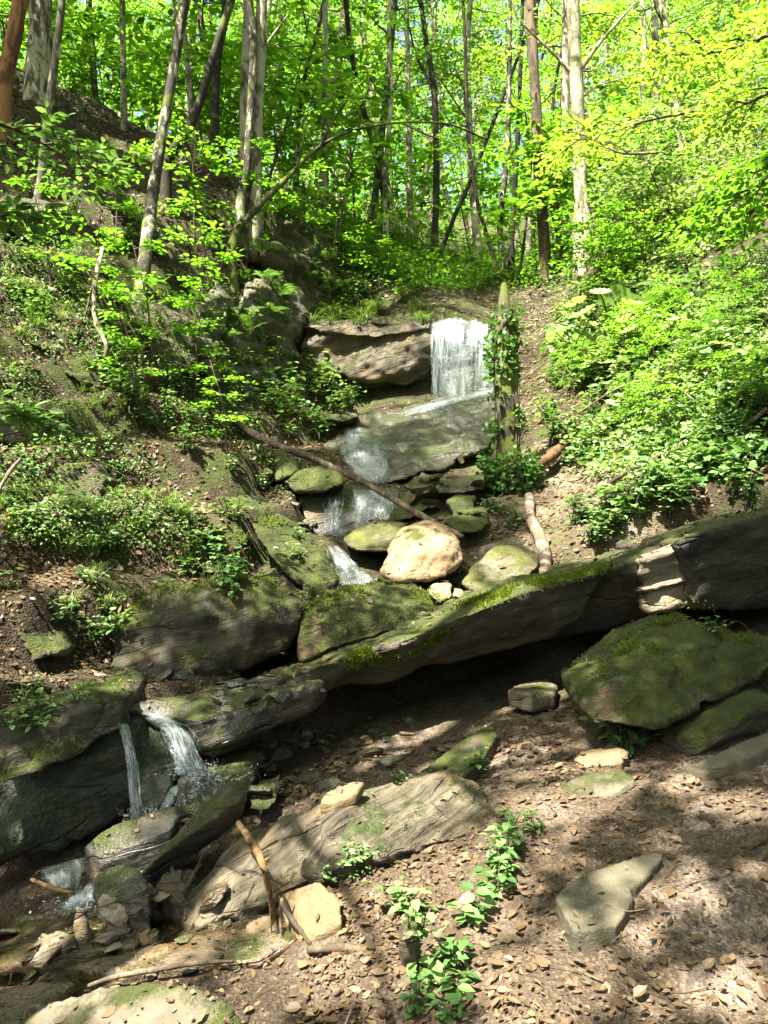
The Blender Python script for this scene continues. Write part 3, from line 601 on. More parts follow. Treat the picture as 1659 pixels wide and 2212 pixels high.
# -- ledges showing through the left bank
for lab, mt, pts, th in [
 ('huge dark overhanging boulder with plants trailing over its top', 'dark_stone', [(212,1480,5.35),(235,1360,5.55),(330,1270,5.85),(480,1250,6.0),(600,1245,6.1),(645,1290,6.05),(655,1350,5.95),(620,1400,5.9),(480,1455,5.7),(300,1500,5.4),(450,1330,5.6)], 1.2),
 ('moss brown ledge nose where leaves spill over above the thin fall', 'half_mossy', [(-60,1540,4.35),(60,1520,4.5),(190,1490,4.7),(245,1490,4.8),(268,1530,4.8),(262,1575,4.75),(150,1640,4.5),(0,1700,4.2),(-80,1720,4.1)], 0.9),
 ('dark bedded rock face below the moss brown ledge nose', 'wet_moss', [(-80,1710,4.5),(0,1680,4.6),(150,1630,4.85),(285,1570,5.0),(285,1740,4.95),(200,1810,4.75),(80,1850,4.5),(-80,1880,4.2)], 0.9),
 ('dark bare earth ledge low on the left bank', 'dark_stone', [(10,1080,6.1),(20,1010,6.4),(80,990,6.6),(190,1000,6.8),(235,1030,6.75),(230,1085,6.5),(120,1095,6.2)], 0.8),
 ('long dark ledge with moss shaded by saplings high on the left bank', 'half_mossy', [(60,745,7.9),(90,660,8.4),(200,650,8.8),(270,680,8.9),(240,745,8.5),(150,770,8.1)], 0.9),
 ('dark rock nose among leaves at the left edge', 'dark_stone', [(-40,950,6.5),(0,905,6.8),(120,915,7.2),(170,940,7.2),(100,965,6.8)], 0.6),
 ('small mossy outcrop below the slender curved tree', 'half_mossy', [(-30,460,8.9),(20,420,9.4),(100,430,9.7),(110,480,9.4),(40,510,9.0)], 0.8),
 ('mossy outcrop under the two leaning trunks', 'half_mossy', [(300,720,9.1),(330,660,9.6),(400,690,9.7),(440,760,9.5),(400,800,9.2),(330,780,9.0)], 0.9),
 ('shaded mossy step in the leaf litter below the outcrop', 'mossy_stone', [(130,800,7.7),(200,760,8.2),(330,800,8.6),(300,840,8.3),(200,845,7.8)], 0.7),
 ('dark mossy rock poking from the bank above the huge boulder', 'half_mossy', [(40,1370,5.05),(70,1280,5.5),(110,1270,5.6),(140,1320,5.5),(120,1420,5.1),(70,1430,5.0)], 0.5)]:
    rock('boulder' if 'boulder' in lab else 'rock_ledge', lab, 'rock ledge', mt, [F(pts, th)], 0.028, amp=0.055, freq=2.4, strata=0.06, sfreq=7, sm=2)

# -- rocks round the little waterfall and the stream bed
for nm, lab, mt, pts, th, kw in [
 ('rock', 'dark mossy rock core between the two thin strands of the lower waterfall', 'wet_moss', [(275,1560,5.0),(300,1535,5.1),(360,1560,5.1),(385,1620,5.0),(375,1700,4.9),(340,1760,4.8),(290,1765,4.8),(275,1680,4.95)], .6, {}),
 ('boulder', 'shiny wet boulder splashed by the lower waterfall', 'wet_stone', [(382,1770,4.55),(380,1690,4.7),(440,1662,4.85),(535,1650,4.95),(545,1690,4.8),(520,1715,4.7),(440,1760,4.55)], .5, {}),
 ('stone', 'dark wet block to the right of the shiny splashed boulder', 'wet_stone', [(525,1740,4.55),(540,1715,4.7),(595,1705,4.75),(600,1740,4.55),(560,1770,4.45)], .35, {})]:
    rock(nm, lab, 'rock', mt, [F(pts, th)], 0.02, amp=0.025, strata=0.02, sm=3, **kw)
def gslab(name, label, mat, pts, th, vox=0.014, **kw):
    pts = [G(*q) for q in pts]
    d = dict(amp=0.014, sm=1, strata=0.012); d.update(kw)
    return rock(name, label, 'stone', mat, [slab(pts, th)], vox, **d)
gslab('flat_stone', 'wet brown slab with a pointed lower corner below the thin water strand', 'wet_stone', [(180,1830,.2),(215,1800,.26),(300,1765,.3),(375,1738,.3),(388,1755,.28),(370,1790,.24),(310,1815,.2),(255,1845,.17),(218,1862,.16),(205,1845,.18)], .16)
R25 = [G(298,1895,.06), G(330,1860,.17), G(400,1790,.26), G(478,1705,.4), G(500,1702,.42), G(525,1722,.4), G(520,1760,.28), G(470,1815,.16), G(400,1870,.07), G(322,1912,.02)]
rock('flat_stone', 'long dark slab leaning upward from the stream like a fallen gravestone', 'stone', 'dark_stone', [R25 + back(R25, .22, .95)], 0.012, amp=0.014, sm=1, strata=0.01)
R26a = [G(388,1994,.02), G(398,1940,.09), G(470,1850,.16), G(560,1790,.19), G(700,1742,.2), G(850,1683,.16), G(850,1803,.09), G(700,1882,.075), G(560,1952,.06), G(425,2003,.015)]
R26b = [G(700,1745,.2), G(850,1690,.16), G(960,1665,.12), G(1050,1705,.03), G(1068,1770,.015), G(1040,1795,.03), G(900,1790,.08), G(820,1822,.09), G(700,1878,.11)]
rock('rock_ledge', 'long striped bedrock ledge rising from the stream to the shaded slope', 'rock ledge', 'striped_stone', [slab(R26a, .14, Vector((-.1, .5, -1))), slab(R26b, .13, Vector((-.1, .5, -1)))], 0.012, amp=0.02, freq=3, strata=0.017, sfreq=21, sm=0, sdir=(.755, -.656))
gslab('stone', 'wet block with water spilling over its edge in the stream', 'wet_stone', [(205,1890,.14),(250,1868,.17),(300,1872,.17),(328,1905,.16),(325,1950,.15),(200,1945,.13)], .17)
gslab('stone', 'upright brown stone leaning against the long dark slab', 'half_mossy', [(330,1930,.06),(345,1885,.2),(380,1858,.27),(405,1880,.24),(400,1930,.12),(370,1965,.04)], .16, sm=4)
gslab('stone', 'small upright dark stone standing in the stream', 'tan_stone' if False else 'sandstone', [(150,1955,.17),(170,1948,.17),(190,1960,.16),(195,2000,.05),(160,2018,.03)], .1)
gslab('stone', 'flat pale stone lying in the shallow water', 'sandstone', [(72,2040,.03),(85,2018,.08),(130,2010,.09),(172,2018,.06),(140,2045,.04),(90,2062,.02)], .08)
gslab('flat_stone', 'broken yellow tan slab propped under the forked stick', 'tan_stone', [(596,1935,.04),(640,1920,.13),(690,1905,.16),(730,1940,.13),(740,1995,.06),(700,2020,.03),(660,2040,.0),(620,1990,.02)], .07, 0.011, strata=0.012)
gslab('stone', 'small tan stone left of the broken yellow slab', 'tan_stone', [(535,2000,.03),(548,1985,.05),(585,1975,.06),(582,1995,.03),(545,2012,.02)], .05, 0.01)
gslab('stone', 'flat orange tan stone lying on the upper edge of the striped ledge', 'tan_stone', [(690,1730,.25),(705,1705,.28),(760,1685,.28),(785,1688,.27),(770,1712,.25),(720,1735,.24)], .07, 0.011)
gslab('boulder', 'smooth tan boulder with mottled sun at the bottom edge of the stream bank', 'sandstone', [(40,2200,.03),(110,2150,.1),(220,2120,.15),(320,2112,.16),(420,2130,.14),(500,2170,.09),(525,2215,.05),(480,2280,.05),(200,2300,.08),(60,2260,.03)], .2, 0.016, sm=8, strata=0, amp=0.015)
gslab('stone', 'small mossy stone standing upright in the leaves beside the seedlings', 'mossy_stone', [(856,2070,.02),(862,2010,.17),(880,1985,.24),(900,1992,.22),(908,2040,.1),(900,2080,.02)], .12, 0.01, sm=3)
gslab('stone', 'low grey rock half sunk beside the seedlings and the pale soil', 'sandstone', [(1010,1895,.02),(1030,1865,.06),(1070,1850,.07),(1085,1870,.05),(1050,1910,.02)], .08, 0.012, sm=4)
gslab('stone', 'thin split stone leaning against the striped ledge beside the green cress', 'grey_slab', [(645,1885,.06),(655,1855,.18),(670,1848,.2),(700,1890,.1),(690,1900,.06)], .06, 0.01)
for lab, pts in [('low tan bedrock sheet under the shallow stream by the flat pale stone', [(-60,2030,.012),(60,1985,.02),(200,1975,.022),(330,1985,.02),(300,2040,.015),(120,2075,.01),(-40,2090,.01)]),
 ('low tan bedrock sheet between the stream and the long grey branch', [(130,2085,.01),(310,2045,.018),(430,2010,.02),(520,2025,.018),(470,2070,.015),(250,2110,.008)]),
 ('low reddish bedrock sheet below the foot of the striped ledge', [(440,2010,.015),(600,1985,.02),(640,2020,.018),(560,2070,.01),(480,2075,.008)]),
 ('pale tan bedrock at the lower left corner of the stream bank', [(-80,2150,.02),(60,2120,.03),(170,2110,.03),(120,2160,.02),(30,2215,.01),(-80,2230,.01)])]:
    gslab('bedrock', lab, 'bed_stone', pts, .06, 0.015, amp=.012, sm=4, strata=.003)
gslab('stone', 'flat brown stone on the stream edge below the dripping block', 'tan_stone', [(288,2030,.02),(300,2015,.04),(335,2005,.05),(345,2020,.03),(310,2040,.01)], .05, 0.01)

for lab, pts in [('dark earth lump standing in for a shaded hollow in the sunny bank', [(1400,650,11.6),(1420,590,12.0),(1480,575,12.1),(1520,600,11.9),(1500,650,11.5),(1440,670,11.4)])]:
    rock('dark_lump', lab, 'dark lump', 'dark_stone', [F(pts, .8)], 0.04, amp=.09, freq=2.5, strata=.02, sm=2)  # dark lump standing in for the shade of a hollow in the bank
ROCKS = BVHTree.FromPolygons([tuple(v) for v in np.concatenate(ROCK_V)], ROCK_F)
CAMV = Vector((0, 0, CAMZ))
def hit_ray(o, d, dist=200):
    a = GROUND.ray_cast(o, d, dist); b = ROCKS.ray_cast(o, d, dist)
    if a[0] is None and b[0] is None: return None
    if b[0] is None or (a[0] is not None and a[3] < b[3]): return a[0], a[1], False
    return b[0], b[1], True
def see(x, y):                                     # what stands at this place of the photo: point, normal, is rock
    return hit_ray(CAMV, Vector(ray(x, y)).normalized())
def down(x, y, z=60): return hit_ray(Vector((x, y, z)), Vector((0, 0, -1)))

# -- loose small stones
def pebble_mesh(seed, flat):
    bm = bmesh.new(); bmesh.ops.create_icosphere(bm, subdivisions=3, radius=1.0)
    co = np.array([v.co[:] for v in bm.verts]); rs = np.random.default_rng(seed)
    for _ in range(9):
        n = rs.normal(size=3); n /= np.linalg.norm(n); d = co @ n; lim = rs.uniform(.45, .8)
        co = co - np.maximum(d - lim, 0)[:, None] * n
    co = co * np.array([1, rs.uniform(.6, .9), flat]) + 0.05 * noise(co * 3, seed)[:, None]
    for v, c in zip(bm.verts, co): v.co = c
    me = bpy.data.meshes.new('stone'); bm.to_mesh(me); bm.free()
    return me
PEB = {}
for mt in ('sandstone', 'tan_stone', 'wet_stone', 'half_mossy', 'layered_stone', 'dark_stone', 'bed_stone'):
    PEB[mt] = []
    for q in range(3):
        m_ = pebble_mesh(q * 7 + len(mt), (0.2, 0.35, 0.6)[q]); m_.materials.append(M[mt]); PEB[mt].append(m_)
def pebbles(poly, n, smin, smax, mats, label, group, on_rock=True):
    xs = [q[0] for q in poly]; ys = [q[1] for q in poly]; k = 0
    while k < n:
        x, y = random.uniform(min(xs), max(xs)), random.uniform(min(ys), max(ys))
        if not inside(x, y, poly): continue
        h = see(x, y); k += 1
        if h is None or (h[2] and not on_rock): continue
        mt = random.choice(mats); o = bpy.data.objects.new('stone', random.choice(PEB[mt])); COL.objects.link(o)
        s = smin + (smax - smin) * random.random() ** 2.2
        o.scale = (s, s, s); o.location = h[0] + h[1] * s * 0.12
        o.rotation_euler = (random.gauss(0, .25), random.gauss(-.15, .25), random.uniform(0, 6.28))
        tag(o, label, 'stone', group)
def inside(x, y, poly):
    c = False; n = len(poly); j = n - 1
    for i in range(n):
        (xi, yi), (xj, yj) = poly[i], poly[j]
        if (yi > y) != (yj > y) and x < (xj - xi) * (y - yi) / (yj - yi) + xi: c = not c
        j = i
    return c
pebbles([(560,1590),(860,1540),(900,1600),(700,1690),(560,1720)], 46, .02, .085, ('sandstone', 'wet_stone', 'tan_stone'), 'loose angular stone in the damp rubble under the ledge', 'rubble under the ledge')
pebbles([(880,1280),(1010,1255),(1010,1300),(900,1345)], 16, .03, .10, ('tan_stone', 'sandstone'), 'loose pale stone in the sunny gap behind the ledge', 'stones behind the ledge', False)
pebbles([(840,1040),(1060,1000),(1060,1130),(900,1110)], 24, .04, .16, ('sandstone', 'half_mossy', 'layered_stone'), 'loose rock in the rubble between wet rock and stump', 'rubble by the stump')
pebbles([(60,1960),(520,1990),(620,2060),(450,2110),(40,2100)], 46, .012, .06, ('sandstone', 'wet_stone', 'tan_stone'), 'small stone lying in the shallow stream bed', 'stones in the stream bed')
pebbles([(330,1450),(640,1400),(640,1440),(380,1500)], 14, .03, .11, ('wet_stone', 'sandstone'), 'wet stone in the dark channel under the overhanging boulder', 'stones in the dark channel')
pebbles([(600,1020),(680,1070),(720,1180),(640,1160)], 14, .04, .12, ('wet_stone', 'half_mossy'), 'wet stone beside the short water curtain', 'stones beside the curtain')
pebbles([(1020,1180),(1180,1150),(1180,1240),(1020,1280)], 14, .03, .09, ('tan_stone', 'sandstone'), 'loose stone in the litter around the bent log', 'stones round the bent log', False)
pebbles([(780,1150),(900,1100),(1000,1120),(820,1260)], 10, .04, .10, ('wet_stone', 'sandstone'), 'loose wet stone round the bright boulder', 'stones round the bright boulder', False)
pebbles([(900,1600),(1650,1560),(1650,2200),(700,2200)], 40, .012, .045, ('sandstone', 'tan_stone'), 'small stone half trodden into the leafy path', 'stones on the path')

pebbles([(540,1580),(880,1540),(960,1600),(700,1720),(540,1740)], 30, .05, .13, ('layered_stone', 'dark_stone', 'wet_stone'), 'flat broken rock shard in the damp rubble under the ledge', 'shards under the ledge')
pebbles([(420,1500),(660,1440),(680,1480),(480,1560)], 16, .04, .12, ('layered_stone', 'wet_stone'), 'thin broken rock flake lying on the wet end of the ledge', 'flakes on the ledge end')
pebbles([(20,1900),(380,1880),(560,1960),(300,2080),(0,2060)], 22, .04, .11, ('layered_stone', 'wet_stone', 'bed_stone'), 'flat wet rock shard in the stream bed below the falls', 'shards in the stream bed')
# ------------------------------------------------------------------ water
def fall(label, rails, n, wmin, wmax, sheet=0.35, steps=26, seed=0, spread=0.03, lift=0.03, gaps=0.35, foam=0, fine=90, start=0.0, feat=22, lipf=6.0, soft=.08):
    """falling water between rails: each rail is a list of points from the lip to the foot"""
    rg = np.random.default_rng(seed)
    RL = np.array([smooth_path([V3(p) for p in r], steps) for r in rails])       # rail, step, xyz
    def at(u):                                                                    # a streamline at 0..1 across
        f = u * (len(RL) - 1); i = min(int(f), len(RL) - 2); f -= i
        return RL[i] * (1 - f) + RL[i + 1] * f
    A = Acc(); t = np.linspace(0, 1, steps); FL = []
    wid = np.linalg.norm(RL[-1] - RL[0], axis=1).mean(); lng = np.linalg.norm(np.diff(RL[0], axis=0), axis=1).sum()
    if sheet:
        nu = fine; us = np.linspace(0, 1, nu); S = np.array([at(u) for u in us])
        tt = np.tile(t, nu); ww = np.repeat(us, steps)
        rag = .05 + soft * (1 + .9 * noise(np.stack([ww * 0, tt * 5, 0 * tt], 1), seed + 31)); edge = np.minimum(sstep(0, rag, ww), sstep(0, rag, 1 - ww)) * sstep(0, .05, tt) * sstep(1.02, .9, tt)
        for layer in range(2):
            nz = noise(np.stack([ww * 7 + layer * 9, tt * 3, 0 * tt], 1), seed + layer)
            al = np.clip(.55 + sheet + .38 * nz, 0.05, 1.0) * edge
            Vv = S.reshape(-1, 3) + np.array([0, -lift - .03 * layer, 0]) + np.array([0, -0.03, 0.008]) * nz[:, None]
            ii = np.arange(nu - 1)[:, None] * steps; jj = np.arange(steps - 1)[None, :]
            A.add(Vv, [np.stack([ii + jj, ii + jj + 1, ii + steps + jj + 1, ii + steps + jj], -1).reshape(-1, 4)], al)
            FL.append(np.stack([ww * wid + layer * 5, tt * lng, 0 * tt + seed], 1))
    for k in range(n):
        u = rg.random(); s0 = max(rg.random() ** 2 * gaps, start * rg.uniform(.6, 1.2)); s1 = 1 - (rg.random() ** 2) * gaps
        pth = at(u); a, b = int(s0 * (steps - 1)), int(s1 * (steps - 1))
        if b - a < 4: continue
        q = pth[a:b + 1].copy(); m = len(q)
        drift = np.cumsum(rg.normal(0, spread * 0.18, (m, 3)), axis=0) * np.array([1, .6, .3])
        q += drift + np.array([0, -lift - rg.random() * 0.05, 0])
        wd = rg.uniform(wmin, wmax) * (0.4 + 0.6 * np.sin(np.linspace(0.25, 3.0, m))) * (1 + 0.35 * rg.normal(size=m)).clip(.4, 1.8)
        v, f = tube(q, wd, 5, False)
        al = np.repeat(np.clip(0.42 + 0.3 * rg.normal(size=m), .06, .85) * np.sin(np.linspace(.3, 2.9, m)), 5)
        A.add(v, f, al); FL.append(np.stack([np.tile(np.arange(5) * .004, m) + k, np.repeat(np.linspace(s0, s1, m) * lng, 5), np.zeros(5 * m) + seed], 1))
    if foam:
        tail = np.array([at(u)[-1] for u in np.linspace(0, 1, 30)])
        c = tail[rg.integers(0, 30, foam)] + rg.normal(0, 1, (foam, 3)) * np.array([.05, .05, .02]) + np.array([0, -lift, .02])
        A.add(*leaves(c, rg.normal(size=(foam, 3)), rg.normal(size=(foam, 3)), rg.uniform(.006, .02, foam), rg.uniform(.005, .016, foam), rnd=rg.uniform(.5, 1, foam)))
        FL.append(np.repeat(rg.uniform(0, 9, (foam, 3)), 4, 0))
    me = A.mesh('waterfall', True)
    fa = me.attributes.new('flow', 'FLOAT_VECTOR', 'POINT'); fa.data.foreach_set('vector', np.concatenate(FL).astype(np.float32).ravel())
    o = link('waterfall', me, None, M['foam']); return tag(o, label, 'waterfall', kind='structure')
fall('white main curtain of the upper waterfall over the dark rock step', [[(952,698,12.1),(953,740,11.95),(952,800,11.9),(948,866,11.8)], [(985,687,12.1),(984,735,11.85),(986,795,11.8),(988,862,11.75)], [(1022,700,12.1),(1020,740,11.85),(1020,800,11.8),(1018,856,11.75)]],
     34, .002, .006, -.17, soft=.35, steps=80, fine=110, start=.3, seed=3, spread=.03, lift=.06, foam=300, gaps=.5)
fall('broken trickles between the two curtains of the upper waterfall', [[(1012,692,12.1),(1016,770,11.9),(1018,858,11.8)], [(1052,704,12.1),(1050,770,11.9),(1048,846,11.8)]], 22, .002, .006, -.3, soft=.4, seed=33, spread=.03, lift=.06, gaps=.6, foam=80)
fall('white right hand curtain of the upper waterfall beside the stump', [[(1036,722,12.1),(1036,765,11.85),(1034,800,11.8),(1032,850,11.78)], [(1062,716,12.1),(1062,755,11.85),(1060,800,11.8),(1058,842,11.78)], [(1090,722,12.1),(1088,760,11.85),(1086,800,11.8),(1084,834,11.78)]],
     24, .002, .006, -.17, soft=.3, steps=80, fine=110, start=.3, seed=34, spread=.03, lift=.06, foam=200, gaps=.5)
fall('thin separate threads at the left side of the upper waterfall', [[(928,700,12.1),(930,780,11.95),(932,862,11.85)], [(957,692,12.1),(958,770,11.95),(960,862,11.85)]], 12, .003, .007, -.15, seed=4, spread=.03, lift=.06, gaps=.6)
fall('white run of water along the top of the sloping wet rock', [[(1078,838,11.85),(1010,852,11.75),(950,866,11.6),(880,890,11.3)], [(1080,850,11.7),(1010,868,11.55),(950,884,11.4),(870,905,11.1)]],
     12, .002, .006, -.12, soft=.4, steps=80, fine=60, seed=5, spread=.04, lift=.12, gaps=.7, foam=120)
fall('white veil of water sliding over the foot of the sloping wet rock', [[(745,930,10.4),(732,975,9.9),(752,1012,9.25),(785,1042,8.95)], [(765,928,10.45),(770,975,9.9),(790,1015,9.2),(802,1046,8.9)], [(790,924,10.5),(835,975,9.95),(842,1015,9.3),(832,1048,8.95)]],
     14, .002, .006, 0.06, soft=.3, steps=50, fine=130, seed=6, spread=.06, lift=.14, foam=160, gaps=.8)
fall('short water curtain over the dark wet step', [[(765,1060,8.35),(766,1095,8.2),(768,1130,8.15)], [(800,1058,8.4),(800,1095,8.2),(800,1132,8.1)], [(850,1066,8.35),(850,1095,8.2),(846,1122,8.1)]],
     20, .002, .005, -0.05, seed=8, spread=.02, lift=.07, foam=120)
fall('thin threads of water on the dark wet step', [[(700,1075,8.35),(700,1110,8.1),(702,1150,7.95)], [(748,1075,8.35),(742,1110,8.1),(742,1150,7.9)]], 6, .002, .005, -.25, soft=.3, seed=9, spread=.03, lift=.05)
fall('white rapid tumbling past the wedge shaped boulder', [[(705,1180,7.65),(722,1215,7.3),(735,1250,6.95),(742,1275,6.75)], [(728,1178,7.65),(755,1212,7.3),(775,1245,6.95),(765,1272,6.7)], [(745,1190,7.6),(775,1225,7.2),(806,1248,6.9),(812,1258,6.8)]],
     12, .002, .006, 0.05, soft=.2, steps=50, fine=110, feat=14, seed=10, spread=.05, lift=.08, foam=260)
fall('curved lower waterfall pouring off the end of the ledge', [[(312,1538,5.05),(345,1560,4.9),(372,1620,4.78),(385,1668,4.72)], [(340,1535,5.05),(385,1562,4.88),(410,1615,4.75),(420,1670,4.7)], [(360,1540,5.05),(410,1578,4.9),(437,1628,4.78),(455,1662,4.72)]],
     26, .0015, .004, 0.16, soft=.2, steps=50, fine=110, feat=16, seed=11, spread=.03, lift=.04, foam=700, gaps=.6)
fall('thin straight water strand left of the lower waterfall', [[(263,1560,4.82),(276,1630,4.74),(284,1710,4.7),(288,1765,4.66)], [(280,1560,4.82),(296,1630,4.74),(304,1710,4.7),(312,1765,4.66)]],
     10, .0015, .004, 0.12, soft=.25, seed=12, spread=.015, lift=.03, foam=260)
fall('short white chute between rock core and splashed boulder', [[(378,1690,4.66),(360,1720,4.6),(345,1755,4.55)], [(392,1695,4.62),(378,1725,4.56),(364,1752,4.52)]], 8, .002, .006, 0.3, seed=13, spread=.02, lift=.03, foam=50)
fall('blue grey slide of water beside the dark bedded rock', [[(95,1870,4.3),(110,1895,4.2),(120,1915,4.12)], [(140,1858,4.35),(150,1885,4.22),(155,1910,4.14)], [(190,1845,4.42),(188,1875,4.3),(180,1905,4.2)]], 6, .002, .005, 0.2, seed=14, spread=.03, lift=.03)
fall('small white chute spilling into the shallow stream', [[(168,1905,4.2),(150,1935,4.08),(100,1962,3.98)], [(205,1900,4.2),(185,1935,4.05),(145,1968,3.94)], [(214,1905,4.16),(205,1940,4.02),(190,1972,3.92)]], 12, .002, .006, 0.15, soft=.3, seed=15, spread=.03, lift=.03, foam=160)
fall('dripping threads over the edge of the wet block', [[(250,1950,3.95),(250,1985,3.9)], [(320,1948,3.95),(320,1982,3.9)]], 7, .002, .005, 0, seed=16, steps=14, spread=.01, lift=.02)

def pool(label, pts, n=60):
    pts = [Vector(p) for p in pts]
    c = sum(pts, Vector()) / len(pts); A = np.array([[p.x, p.y, 1] for p in pts]); co, *_ = np.linalg.lstsq(A, np.array([p.z for p in pts]), rcond=None)
    xs = np.linspace(min(p.x for p in pts), max(p.x for p in pts), n); ys = np.linspace(min(p.y for p in pts), max(p.y for p in pts), n)
    poly = [(p.x, p.y) for p in pts]
    X, Y = np.meshgrid(xs, ys); Z = co[0] * X + co[1] * Y + co[2]
    Z = Z + 0.008 * fbm(np.stack([X.ravel() * 9, Y.ravel() * 9, X.ravel() * 0], 1), 3, 4).reshape(X.shape)
    V = np.stack([X.ravel(), Y.ravel(), Z.ravel()], 1); Q = []
    for a in range(n - 1):
        for b in range(n - 1):
            if inside((xs[b] + xs[b + 1]) / 2, (ys[a] + ys[a + 1]) / 2, poly): Q.append((a * n + b, a * n + b + 1, a * n + n + b + 1, a * n + n + b))
    o = link('stream', make_mesh('stream', V, [np.array(Q)], None, True), None, M['water'])
    return tag(o, label, 'stream', kind='structure')
pool('shallow clear stream over tan stones', [G(-60,2010,.03), G(60,1965,.035), G(180,1960,.035), G(330,1968,.035), G(420,1992,.03), G(640,1990,.0), G(700,2030,-.01), G(480,2075,.0), G(300,2100,.0), G(120,2130,.0), G(-80,2160,.01)])
pool('dark shallow stream in the channel under the boulder', [P(300,1520,5.25), P(340,1478,5.55), P(460,1460,5.8), P(600,1410,6.1), P(640,1430,6.0), P(560,1470,5.75), P(430,1495,5.4), P(350,1525,5.15)])
pool('small dark basin below the white rapid', [P(690,1270,6.7), P(760,1262,6.8), P(820,1255,6.9), P(840,1275,6.6), P(720,1290,6.5)], 24)

fall('white splash spreading over the top of the shiny boulder', [[(385,1668,4.7),(400,1690,4.62),(392,1730,4.55)], [(430,1660,4.8),(440,1680,4.68),(450,1700,4.6)], [(455,1660,4.82),(500,1662,4.85),(535,1668,4.85)]], 10, .002, .006, .0, soft=.3, steps=50, seed=17, spread=.03, lift=.05, foam=220)
fall('wide thin film of water spilling down the stream bed', [[(200,1965,3.95),(150,1990,3.88),(60,2015,3.8)], [(330,1985,3.86),(300,2010,3.78),(200,2040,3.7)]], 10, .002, .005, -.2, soft=.35, steps=50, seed=18, spread=.03, lift=.02, foam=60)
# ------------------------------------------------------------------ dead leaves on the ground
def litter():
    rg = np.random.default_rng(21); pos, nr, sz = [], [], []
    target = 240000; tries = 0
    while len(pos) < target and tries < 520000:
        tries += 1
        bank = tries > 260000                                              # the leafy banks, after the floor of the gorge
        Y = 1.7 + 14.5 * rg.random() ** 1.7; X = rg.uniform(-0.62, 0.62) * Y * 1.08
        if bank:
            Y = rg.uniform(4.8, 14.5); X = rg.uniform(-.66, -.04) * Y if rg.random() < .72 else rg.uniform(.12, .6) * Y
        h = down(X, Y, 25)
        if h is None: continue
        p, n, isr = h
        if n.z < (0.18 if bank else 0.38): continue
        s = p - Vector((0, 0, 0))
        dens = .8 if Y > 5.5 else .34
        cl = dens * float(_lit[int((X + 12) * 20) % 480, int(Y * 20) % 480])
        keep = (0.7 if bank else 0.95) if not isr else 0.05
        if X < -0.3 and Y < 4.7 and p.z < 0.12: keep = 0.10                       # water and wet stones
        if X > 1.0 and Y > 6.2 and not bank: keep *= 0.6
        if Y > 6 and -1.2 < X < 1.0: keep *= 0.55
        if rg.random() > keep * (0.12 + 0.88 * cl): continue
        pos.append(p + n * rg.uniform(.002, .02)); nr.append(n); sz.append(1 + 0.075 * max(Y - 4, 0))
    n = len(pos); pos = np.array(pos); nr = np.array(nr); sz = np.array(sz)
    nr = unit(nr + rg.normal(0, 1, (n, 3)) * rg.uniform(.05, .36, (n, 1)))
    L = np.clip(np.exp(rg.normal(-3.85, .45, n)), .008, .06) * sz
    big = rg.random(n) < .07; L = np.where(big, rg.uniform(.035, .065, n) * np.minimum(sz, 1.4), L)
    d = rg.normal(size=(n, 3)); d = d - nr * (d * nr).sum(1, keepdims=True)
    rnd = np.clip(rg.normal(.38, .24, n), 0, 1)
    V, Fc, r = leaves(pos, d, nr, L, L * rg.uniform(.4, .8, n), rg.uniform(-.3, .6, (n, 1)), True, rnd, curl=rg.uniform(-.2, .25, (n, 1)))
    o = link('leaf_litter', make_mesh('leaf_litter', V, Fc, r), None, M['dead_leaf'])
    tag(o, 'dead brown beech leaves strewn over soil and ledges', 'leaf litter', kind='stuff')
gx, gy = np.meshgrid(np.arange(480) / 20.0, np.arange(480) / 20.0, indexing='ij')
_lit = sstep(-.2, .35, fbm(np.stack([gx.ravel() * 1.3, gy.ravel() * 1.3, 0 * gx.ravel()], 1), 4, 31)).reshape(480, 480)
litter()

def twig_litter():
    rg = np.random.default_rng(22); A = Acc(); k = 0
    while k < 420:
        Y = 1.8 + 8 * rg.random() ** 1.5; X = rg.uniform(-.6, .6) * Y; h = down(X, Y, 25)
        k += 1
        if h is None or h[1].z < .5: continue
        a = rg.uniform(0, 6.28); l = rg.uniform(.05, .22); d = np.array([math.cos(a), math.sin(a), 0]); d -= np.array(h[1]) * d.dot(h[1]); p = np.array(h[0]) + np.array(h[1]) * .012
        A.add(*tube(smooth_path([p, p + d * l * .5 + rg.normal(0, .012, 3), p + d * l], 6), np.linspace(rg.uniform(.0015, .004), .001, 6), 4, False))
    tag(link('twig_litter', A.mesh('twig_litter'), None, M['twig']), 'thin dry twigs scattered among the dead leaves', 'twigs', kind='stuff')
twig_litter()
